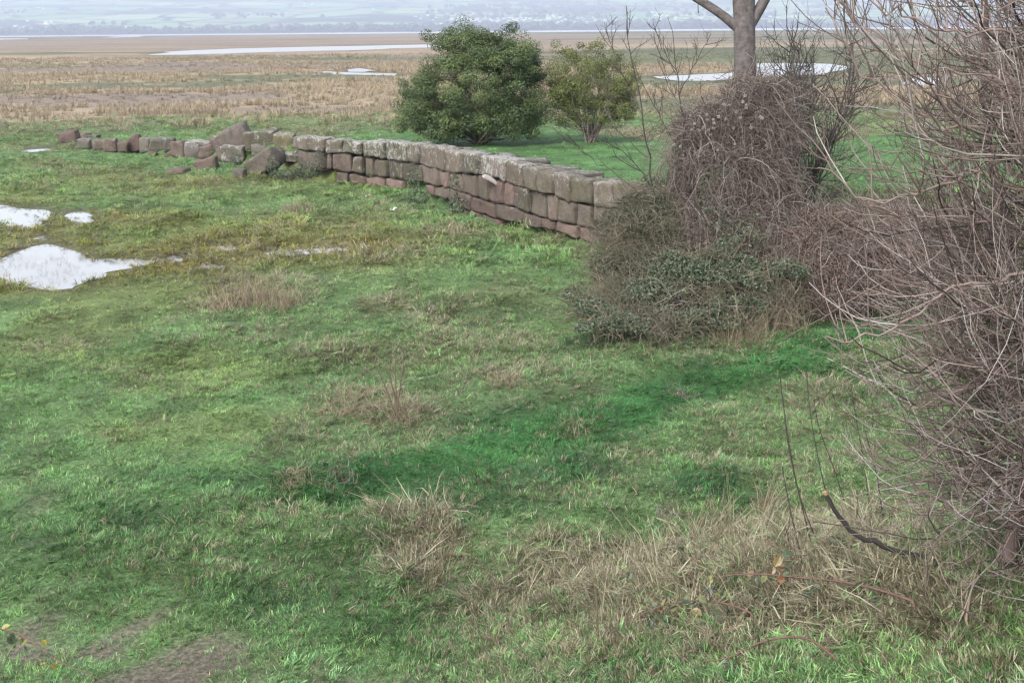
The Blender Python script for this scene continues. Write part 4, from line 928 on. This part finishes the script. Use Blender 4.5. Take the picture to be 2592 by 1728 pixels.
# --- scrub masses
def scrub(name, label, cat, blobs_px, seed, nst, nleaf, lsize, stemmat, lfmat, arch=.8, L=(.5, 1.2), ntw=1500, sr=.005, lup=.4, shell=.55, gaps=0):
    r = np.random.default_rng(seed); B = [blob(*b_) for b_ in blobs_px]; c = B[0][0]; t = thing(name, label, cat, (c[0], c[1], H(c[0], c[1])))
    if nst:
        P, N = fill(B, nst, r, .3); P[:, 2] = H(P[:, 0], P[:, 1])+.0*P[:, 2]+(P[:, 2]-H(P[:, 0], P[:, 1])).clip(0)*.5
        s = onground(grow(P, N*np.array([.7, .7, .2])+r.normal(0, .35, P.shape)+[0, 0, .8], r.uniform(*L, nst), 8, (0, 0, -1), arch*r.uniform(.3, 1.7, nst), .35, .8, r))
        part('stems', tubes(s, taper(nst, 8, sr, .0025, .35, r), 4, r.random(nst)), stemmat, t)
    if ntw:
        P, N = fill(B, ntw, r, .65); tw = onground(grow(P, sph(ntw, r)*.8+N*.5+[0, 0, .3], r.uniform(.1, .4, ntw), 4, (0, 0, -1), .3, .6, 1, r))
        part('twigs', tubes(tw, taper(ntw, 4, .004, .002, .4, r), 3, r.random(ntw)), stemmat, t, kind='stuff')
    if nleaf:
        P, N = fill(B, nleaf, r, shell)
        if gaps: kp = fbm(P[:, 0]*1.0+P[:, 1]*.7, P[:, 2]*1.3+P[:, 1]*.5, .42, seed+5) > gaps; P, N = P[kp], N[kp]; nleaf = len(P)
        part('leaves', leaves(onground(P), N*.4+sph(nleaf, r)*.7+[0, 0, lup], lsize, .65, r, rnd=np.clip(.65*r.random(nleaf)+.5*(fbm(P[:, 0]*1.0+P[:, 1], P[:, 2], .35, seed)-.1), 0, 1)), lfmat, t, False)
    return t
scrub('scrub_bush', 'dull olive brown scrub bush against the near end of the stone wall', 'shrub', [(1620,630,90,95,18.6,.7),(1560,610,45,60,19,.5),(1650,700,90,60,18,.6),(1570,700,75,50,18.2,.6),(1670,560,55,80,19.2,.5),(1530,660,40,45,18.5,.4),(1600,540,40,50,19.2,.4),(1690,640,60,80,18.4,.5),(1545,560,25,40,19,.3),(1600,510,45,45,19.5,.4),(1650,490,45,50,19.8,.4),(1520,600,30,50,19,.3)], 21, 420, 34000, .032, M_DRYG, M_DULL, .4, (.3, .9), 3600, .0035, gaps=.40, shell=.2)
scrub('bramble_mound', 'russet brown mound of dead bramble canes on the bank below the lawn', 'bramble', [(2020,600,70,85,19,.6),(2420,590,90,70,19.2,.8),(2110,610,130,95,18.6,1.0),(2230,580,130,80,19.2,1.1),(2090,720,120,80,17.6,.8),(2320,620,100,90,18.5,1),(2200,690,120,80,17.8,.9),(2010,650,80,80,18.2,.7)], 22, 1300, 46000, .032, M_VINE, M_RUSSET, .9, (.4, 1.1), 6000, .0038)
scrub('bramble_patch', 'green leafy bramble thicket spreading on the grass in front of the vine tangle', 'bramble', [(1740,775,110,40,16.6,.6),(1900,745,110,60,16.9,.7),(1640,740,80,40,17,.5),(1820,690,120,60,17.4,.5),(1960,770,80,40,16.5,.5),(1880,640,80,60,17.8,.4),(1720,690,90,60,17.6,.5),(1850,815,70,18,16.1,.3),(1990,700,60,50,17.2,.4)], 23, 420, 30000, .046, M_DRYG, M_BRAM, 1.0, (.3, .9), 2600, gaps=.53)
scrub('bramble_patch', 'low blue green bramble patch trailing out from the boulder over the turf', 'bramble', [(1540,775,95,30,16.6,.5),(1600,815,100,25,16.0,.45),(1480,745,60,18,17.2,.4),(1680,830,80,20,15.8,.4),(1560,735,60,25,17.2,.4),(1510,830,60,12,15.8,.3)], 25, 260, 15000, .042, M_DRYG, M_BRAM, 1.2, (.2, .6), 1200, gaps=.50)
scrub('ivy_growth', 'bright green ivy leaves climbing the middle of the vine tangle', 'ivy', [(1860,600,60,55,18.0,.25),(1830,560,40,50,18.2,.2),(1900,580,35,45,18.1,.2),(1790,520,30,30,18.5,.2)], 26, 0, 300, .055, M_VINE, M_BRAM, ntw=0, shell=1.0)
scrub('ivy_growth', 'dark ivy clump hiding the foot of the broken wall end', 'ivy', [(598,402,16,14,37.3,.2),(690,420,18,22,35.8,.25),(730,442,45,14,35.2,.3),(775,432,32,20,35.0,.3),(806,402,12,22,35.0,.15)], 27, 40, 1500, .055, M_DARKTW, M_BRAM, .5, (.2, .5), 300)
scrub('ivy_growth', 'ivy trailing down the face of the middle wall courses', 'ivy', [(1045,455,18,38,29.9,.12),(1150,480,16,40,27.6,.12),(1055,500,35,18,29.3,.3),(1160,520,30,20,27,.3)], 28, 0, 900, .06, M_DARKTW, M_BRAM, ntw=120)
# --- brush pile: cut grey sticks
r = np.random.default_rng(33); c = at(1715, 850); t = thing('brush_pile', 'heap of cut grey sticks lying at the edge of the brambles', 'sticks', c)
n = 60; st = np.c_[c[0]+r.uniform(-.75, .6, n), c[1]+r.uniform(-.2, .7, n), np.zeros(n)]; st[:, 2] = H(st[:, 0], st[:, 1])+r.uniform(.02, .38, n)
s = onground(grow(st, np.c_[r.normal(.8, .5, n), r.normal(0, .5, n), r.normal(.1, .25, n)], r.uniform(.4, 1.2, n), 8, (0, 0, -1), .3, .5, 1, r), .01)
for q in s: part('stick', tubes(q[None], taper(1, 8, .010, .004, .3, r), 5, r.uniform(.8, 1, 1)), M_VINE, t)
P = np.array([at(1632, 858), at(1700, 852)+[0, 0, .05], at(1760, 845)+[0, 0, .08], at(1812, 842)+[0, 0, .1]]); part('long_stick', tubes(P[None], np.array([[.006, .012, .014, .01]]), 5, np.array([1.0])), M_VINE, t)

# --- dead stalks below the bramble mound
def stalks(name, label, cat, spots, seed, n, h, mat, leanv=.25, rad=.0035, arch=.5):
    r = np.random.default_rng(seed); g = at(spots[0][0], spots[0][1]); t = thing(name, label, cat, g); V = []
    for px, py, rx, ry in spots:
        a = at(px, py); m_ = n
        x = a[0]+r.normal(0, rx*a[1]/F_PX*.6, m_); y = a[1]+r.normal(0, ry, m_)
        P = grow(np.stack([x, y, H(x, y)-.02], 1), np.c_[r.normal(0, leanv, (m_, 2)), np.ones(m_)], h*r.uniform(.4, 1.15, m_), 6, (0, 0, -1), arch*r.uniform(0, 2, m_), .25, .8, r)
        V.append(tubes(P, taper(m_, 6, rad, .0015, .3, r), 3))
    part('stalks', join(V), mat, t, kind='stuff'); return t
stalks('dry_stalks', 'pale dead stalks standing along the path below the russet brambles', 'grass', [(2050,800,60,.3),(1980,830,60,.25),(2130,790,60,.3),(1880,860,60,.2),(2010,770,50,.3),(2090,760,60,.3),(1930,800,40,.3)], 41, 170, .6, M_DRY)
# clumps that stand out from the sward
CL = [(640,775,60,.28,95,.6,'tallest tan reed clump in the field beyond the pool','M'),(570,785,45,.22,70,.36,'short pinkish tan reed clump beside the tall one',''),(725,775,50,.22,80,.36,'rounded reddish reed clump with a low tail of lodged stems',''),
 (750,540,28,.22,130,.42,'round pinkish brown reed clump near the wall with grass all round',''),(880,1040,60,.2,170,.26,'arching russet grass clump beside the leafless dock stem',''),(1020,1050,75,.2,130,.22,'low russet grass clump spreading under the leafless dock stem',''),
 (1110,1390,75,.3,150,.17,'big straw grass clump in the near turf',''),(1278,968,30,.12,90,.26,'small pointed straw tuft standing alone in the middle field',''),(740,1215,45,.15,130,.15,'squat straw tussock left of a darker one',''),(860,1215,38,.13,110,.15,'squat tussock with dark grey brown centre',''),
 (1450,1090,45,.15,120,.13,'low brown dead tussock near the path',''),(1730,1000,35,.13,90,.16,'dark brown tussock beside the trodden path',''),(1690,1300,30,.1,90,.13,'small dark dead tuft in the grass below the thin bare shoots',''),(1950,1290,40,.13,90,.2,'pale bowed straw tuft in front of the thin bare shoots','')]
for i, (px, py, rx, ry, n, h, lab, _) in enumerate(CL):
    t = stalks('grass_clump', lab, 'grass', [(px, py, rx, ry)], 300+i, n*2, h, M_DRY if i not in (9, 11, 12) else M_VINE, .55 if py > 900 else .35, .0028 if py > 900 else .004, 1.3 if py > 900 else .5)
# dock: dead branching stem
M_CANE0 = barkmat('dock_stem', [(0, (.10, .068, .048)), (1, (.15, .105, .078))], 40)
r = np.random.default_rng(51); yd = at(1005, 1068)[1]; g = at(1005, 1068); DOCK = thing('dock_plant', 'dead leafless dock plant with forked brown stems in the field', 'plant', g)
for L in ([(1005,1072),(1003,1000),(1000,940),(1003,880)], [(1003,1060),(985,1000),(960,945),(940,900)], [(1004,1050),(1012,980),(1022,930),(1020,905)], [(1002,1010),(985,950),(990,905)]):
    p = pathpx(L, yd, 9); p[0, 2] = min(p[0, 2], g[2]) if L[0][1] == 1072 else p[0, 2]; part('stem', tubes(p[None], np.linspace(.010, .005, 9)[None], 5, np.array([.3])), M_CANE0, DOCK)
    q, tg, fr = branchpts(p[None], 7, .4, 1, r); s = grow(q, tg+r.normal(0, .35, (7, 3)), r.uniform(.05, .16, 7), 4, (0, 0, 1), .3, .3, 1, r); part('twigs', tubes(s, taper(7, 4, .004, .002, .3, r), 3), M_VINE, DOCK)
for L, lab in (([(1320,930),(1308,895),(1290,868),(1275,850)], 'thin leaning dead stem alone in the middle field'), ([(1255,905),(1245,870),(1235,845)], 'short upright dead stem next to the thin leaning one')):
    g = at(*L[0]); p = pathpx(L, g[1], 8); p[0, 2] = g[2]-.03; t = thing('dead_stem', lab, 'plant', g); part('stem', tubes(p[None], np.linspace(.006, .003, 8)[None], 4, np.array([.3])), M_VINE, t)

# ------------------------------------------------------------------ the big bare shrub on the bank
r = np.random.default_rng(64); _b = at(2800, 1430); YS = _b[1]; SK = YS/8.3
cs = aty(2800, 600, YS); cs[0] = _b[0]; sb = np.array([cs[0], cs[1], H(cs[0], cs[1])]); SH = thing('bare_shrub', 'big dense leafless shrub with upcurved twigs on the bank', 'shrub', sb)
n = 13; st = sb+np.c_[r.normal(0, .28, (n, 2)), np.full(n, -.05)]
stm = grow(st, np.c_[r.normal(.12, .14, (n, 1)), r.normal(.1, .15, (n, 1)), np.ones(n)], r.uniform(2.6, 4.2, n), 12, (0, 0, 1), .2, .3, 1, r)
for q in stm: part('trunk', tubes(q[None], taper(1, 12, .038, .014, .3, r), 8, r.uniform(.2, .7, 1)), M_TWIGR, SH)
hs_ = 3.5
def laterals(n, zlo, zhi, L, r0, seed, dn=.0, tsu=1.3):
    r = np.random.default_rng(seed); z = r.uniform(zlo, zhi, n)
    a = r.uniform(np.pi*.60, np.pi*1.70, n); a = np.where(r.random(n) < .18, r.uniform(0, 2*np.pi, n), a)
    q = r.uniform(.05, .6, n); p = np.stack([sb[0]+np.cos(a)*q*.9, sb[1]+np.sin(a)*q, sb[2]+z], 1)
    L = L*np.where(r.random(n) < .22, 1.0, .66)*np.where(z > 2.0, .86, 1.0)
    elev = (z-1.5)*.38 + r.normal(0, .28, n)-dn
    d = np.stack([np.cos(a)*np.cos(elev), np.sin(a)*np.cos(elev), np.sin(elev)], 1)
    return grow(p, d, L*r.uniform(.55, 1.15, n), 10, (0, 0, 1), tsu*.62*r.uniform(.2, 1.3, n), .42, 1.5, r)
print('SHRUB', YS, sb); l1 = laterals(420, .75, 3.7, 1.9*SK, .01, 71, .10); l2 = laterals(150, .25, 1.5, 1.45*SK, .006, 72, .10, .7)
n1, n2 = len(l1), len(l2); l1, l2 = onground(l1), onground(l2)
part('branches', join([tubes(l1, taper(n1, 10, .0066, .0023, .35, r), 5, r.random(n1)), tubes(l2, taper(n2, 10, .0045, .002, .35, r), 4, r.random(n2)*.8)]), M_TWIGR, SH)
p, tg, fr = branchpts(np.concatenate([l1, l2]), 9, .15, .98, r); n = len(p)
s2 = onground(grow(p, tg*.7+r.normal(0, .45, (n, 3))+[0, 0, .25], r.uniform(.15, .62, n), 6, (0, 0, 1), r.uniform(.1, .8, n), .3, 1.2, r))
p, tg, fr = branchpts(s2, 2, .2, .95, r); m_ = len(p)
s3 = onground(grow(p, tg*.6+r.normal(0, .5, (m_, 3))+[0, 0, .2], r.uniform(.06, .26, m_), 4, (0, 0, 1), .5, .4, 1, r))
part('twigs', join([tubes(s2, taper(n, 6, .0032, .0017, .35, r), 4, r.random(n)), tubes(s3, taper(m_, 4, .0020, .0012, .35, r), 3, r.random(m_))]), M_TWIGR, SH, kind='stuff')
# a few long outer boughs traced on the left side of the shrub
for L, r0, dy in (([(2600,80),(2420,90),(2250,30),(2190,-10)], .0065, 0), ([(2600,690),(2450,720),(2300,800),(2210,850),(2150,872),(2090,850)], .008, -.2), ([(2600,480),(2430,440),(2300,505),(2190,500),(2130,460),(2070,425)], .0065, .1), ([(2600,620),(2440,545),(2300,560),(2200,520)], .006, .2), ([(2600,260),(2460,180),(2330,170),(2240,120),(2160,50),(2130,0)], .006, .1), ([(2500,330),(2380,330),(2290,280),(2200,210),(2130,120),(2090,20)], .0065, .2)):
    p = pathpx(L, YS+dy-.25, 16); p[1:-1] += r.normal(0, .014, (14, 3)); part('bough', tubes(p[None], np.linspace(r0, .004, 16)[None], 6, np.array([.55])), M_TWIGR, SH)
    q, tg, fr = branchpts(p[None], 16, .1, 1, r); s = grow(q, tg*.6+r.normal(0, .4, (16, 3))+[0, 0, .45], r.uniform(.12, .5, 16), 6, (0, 0, 1), .5, .3, 1, r); part('twigs', tubes(s, taper(16, 6, .0034, .0018, .3, r), 4), M_TWIGR, SH, kind='stuff')

# --- thin straight shoots in front of the shrub
r = np.random.default_rng(81)
SHOOT = [[(2060,1400),(2010,1200),(1985,1050),(1975,955)],[(2080,1400),(2020,1250),(1990,1100),(1982,1000)],[(2110,1330),(2075,1180),(2050,1050),(2042,940)],[(2150,1310),(2110,1180),(2070,1080),(2060,1010)],[(2205,1330),(2190,1180),(2165,1050),(2155,980)],[(2240,1340),(2220,1200),(2190,1090)],[(2030,1420),(2000,1290),(1980,1180)],[(2495,1390),(2493,1240),(2488,1100)]]
for i, L in enumerate(SHOOT):
    last = i == len(SHOOT)-1; y = at(L[0][0], L[0][1])[1]; b0 = aty(L[0][0], L[0][1], y); g = np.array([b0[0], b0[1], H(b0[0], b0[1])]); p = pathpx(L, y, 12)
    if p[0, 2] > g[2]: p = np.vstack([g-[0, 0, .03], p])
    t = thing('bare_shoot', 'thin dark straight shoot rising from the straw grass beside the big shrub' if not last else 'single greenish straight shoot standing inside the big shrub', 'shoot', g, None if last else 'thin bare shoots beside the big shrub')
    part('stem', tubes(p[None], np.linspace(.0055, .003, len(p))[None], 5, np.array([.3])), M_DARKTW if not last else M_DULL, t)
    q, tg, fr = branchpts(p[None], 22, .1, 1, r); part('buds', tubes(grow(q, tg*.5+r.normal(0, .6, (22, 3)), .012, 3, (0, 0, 1), 0, 0, 1, r), np.tile([[.004, .005, .002]], (22, 1)), 4), M_DARKTW, t)
# --- cut branch with a fresh end
p = pathpx([(2088,1245),(2110,1285),(2135,1325),(2160,1352),(2210,1372),(2270,1395),(2340,1408),(2420,1440)], at(2400, 1435)[1]+.1, 18)
g = np.array([p[-1, 0], p[-1, 1], H(p[-1, 0], p[-1, 1])]); p[-1, 2] = g[2]-.02; p[8:] += np.c_[np.zeros((10, 2)), -np.linspace(0, max(p[-2, 2]-g[2]-.05, 0), 10)[:, None]*.0]
t = thing('cut_branch', 'dark sawn off branch with a pale orange cut end poking from the shrub', 'branch', g)
rc = np.linspace(.012, .017, 18); p[2:-1] += r.normal(0, .0045, (15, 3)); part('branch', tubes(p[None], rc[None]*(1+.08*r.normal(size=18)), 8, np.array([.0])), M_DARKTW, t)
mc, n_, bc = newmat('cut_wood'); bc.inputs['Base Color'].default_value = (.26, .155, .10, 1)
ax = nrm(p[1]-p[0]); u_ = nrm(np.cross(ax, [0, 0, 1])); v_ = np.cross(ax, u_); an = np.arange(10)*2*np.pi/10
cap = np.vstack([[p[0]-ax*.006], p[0]-ax*.004+(np.cos(an)[:, None]*u_+np.sin(an)[:, None]*v_)*.0125]); ff = np.array([(0, 1+i, 1+(i+1) % 10) for i in range(10)])
part('cut_end', (np.vstack([cap, cap[1:]+ax*.02]), np.vstack([ff, [(1+i, 11+i, 11+(i+1) % 10) for i in range(10)], [(1+i, 11+(i+1) % 10, 1+(i+1) % 10) for i in range(10)]]), {}), mc, t, False)
# --- bramble canes with a few old leaves in the foreground
def cane(label, L, y0, y1, r0, nleaf, seed, lsz=.06, lmat=None, smat=None):
    r = np.random.default_rng(seed); yg = [at(a, b_)[1]*.92 for a, b_ in L]; yg = np.convolve(np.r_[yg[0], yg, yg[-1]], [.25, .5, .25], 'valid'); p = pathpx([(a, b_, c) for (a, b_), c in zip(L, yg)], 0.0, 18)
    p = onground(p, .10); g = np.array([*p[-1, :2], H(p[-1, 0], p[-1, 1])]); p = np.vstack([p, (p[-1]+g)/2+[.03, 0, 0], g-[0, 0, .02]])
    t = thing('bramble_cane', label, 'bramble', g); part('cane', tubes(p[None], np.linspace(r0*.45, r0, len(p))[None], 6, np.array([.45])), smat or M_CANE, t)
    if nleaf:
        q, tg, fr = branchpts(p[None], nleaf, .02, .85, r); tip = q+r.normal(0, .05, q.shape)+[0, 0, -.02]
        part('leaf_stalks', tubes(np.stack([q, (q+tip)/2+[0, 0, .008], tip], 1), np.full((nleaf, 3), .0016), 3), M_DARKTW, t)
        part('leaves', leaves6(tip, r.normal(0, .5, tip.shape)+[0, -.5, .8], lsz, .72, r), lmat or M_BRAM2, t, False)
M_CANE = barkmat('bramble_cane', [(0, (.10, .055, .045)), (1, (.17, .095, .075))], 40)
M_BRAM2 = leafmat('old_bramble_leaf', [(0, (.035, .055, .035)), (.6, (.07, .10, .055)), (.85, (.16, .15, .055)), (1, (.20, .10, .05))], .45, .15, .5)
cane('long red brown bramble cane arching flat over the straw grass', [(1788,1466),(1840,1453),(1920,1450),(2030,1462),(2130,1470),(2230,1492),(2310,1520)], 6.9, 7.3, .009, 16, 1)
cane('thin bramble cane with yellowing leaves in front of the long red one', [(1600,1565),(1650,1540),(1710,1522),(1780,1518),(1850,1528),(1900,1550)], 6.8, 7.0, .006, 16, 2)
cane('brown bramble cane bowing to the ground near the green verge', [(1782,1672),(1845,1670),(1890,1640),(1950,1615),(2010,1608),(2060,1620),(2110,1660)], 6.2, 6.4, .008, 3, 3)
cane('grey looped bramble cane hanging from the shrub toward the straw', [(2005,1495),(2010,1440),(2030,1385),(2080,1320),(2150,1275),(2230,1262),(2330,1268),(2420,1300)], 7.3, 7.6, .006, 5, 4)
cane('thin dark cane crossing behind the cut branch', [(1900,1460),(1960,1425),(2050,1400),(2130,1378),(2200,1352)], 7.5, 7.9, .005, 8, 5)
cane('short forked dark stem standing in the near straw', [(1440,1527),(1480,1530),(1510,1545),(1540,1590),(1560,1640)], 6.7, 6.7, .004, 0, 6)
cane('thin upright brown cane among the leafy brambles', [(1595,1420),(1620,1490),(1650,1540),(1680,1580)], 6.9, 6.9, .004, 4, 7)
cane('thin dark cane standing over the small fallen leaves', [(1700,1360),(1730,1420),(1760,1480),(1790,1530)], 7.1, 7.1, .004, 5, 8)
cane('pale bleached dead stem leaning out of the shrub base', [(2490,1400),(2470,1450),(2455,1510),(2445,1570)], 6.5, 6.5, .007, 0, 9, smat=M_DRY)
# --- twig with yellow leaves in the lower corner of the field edge
M_YLF = leafmat('turning_leaf', [(0, (.05, .085, .045)), (.65, (.09, .12, .06)), (.82, (.28, .25, .05)), (1, (.33, .28, .06))], .45, .2, .4)
cane('brown twig with green and yellow leaves over the bare soil', [(260,1722),(215,1700),(160,1680),(110,1645),(65,1612),(25,1592),(-20,1590)], 6.35, 6.15, .0055, 17, 10, .065, M_YLF)

# ------------------------------------------------------------------ litter
ml, n_, bl = newmat('white_plastic'); bl.inputs['Base Color'].default_value = (.80, .82, .85, 1); bl.inputs['Roughness'].default_value = .4
for i, (px, py, w_, lab) in enumerate(((931, 503, 12, 'small crumpled white plastic scrap in the grass below the wall'), (996, 539, 15, 'white plastic wrapper lying further out from the wall'))):
    g = at(px, py); r = np.random.default_rng(i); nn = 6; s = w_*g[1]/F_PX
    X, Y = np.meshgrid(np.linspace(-.5, .5, nn), np.linspace(-.5, .5, nn)); V = np.stack([X.ravel()*s, Y.ravel()*s*.8, .09+r.normal(0, .018, nn*nn)+X.ravel()*s*.4], 1)
    V2 = np.vstack([V, V-[0, 0, .006]]); i0 = (np.arange(nn-1)[:, None]*nn+np.arange(nn-1)[None]).ravel(); q = np.stack([i0, i0+1, i0+nn+1, i0+nn], 1)
    o = link('plastic_scrap', mesh('plastic_scrap', V2, np.vstack([q, q[:, ::-1]+nn*nn]), ml, True)); o.location = g; tag(o, lab, 'litter')
#VEG-END

# ------------------------------------------------------------------ haze over the estuary
HZ = 330.0
hv = np.array([(-9000, -300, -4), (9000, -300, -4), (9000, 8400, -4), (-9000, 8400, -4), (-9000, -300, HZ), (9000, -300, HZ), (9000, 8400, HZ), (-9000, 8400, HZ)], float)
mt = bpy.data.materials.new('haze'); mt.use_nodes = True; n = mt.node_tree; n.nodes.clear()
vo = n.nodes.new('ShaderNodeVolumePrincipled'); vo.inputs['Color'].default_value = (.70, .785, .96, 1); vo.inputs['Density'].default_value = .00024; vo.inputs['Anisotropy'].default_value = 0.0
mo = n.nodes.new('ShaderNodeOutputMaterial'); n.links.new(vo.outputs[0], mo.inputs['Volume'])
tag(link('haze', mesh('haze', hv, np.array([(3, 2, 1, 0), (4, 5, 6, 7), (0, 1, 5, 4), (1, 2, 6, 5), (2, 3, 7, 6), (3, 0, 4, 7)]), mt)), 'pale blue haze over the marsh and estuary', 'haze', kind='stuff')
print('COUNTS', cnt, len(x))
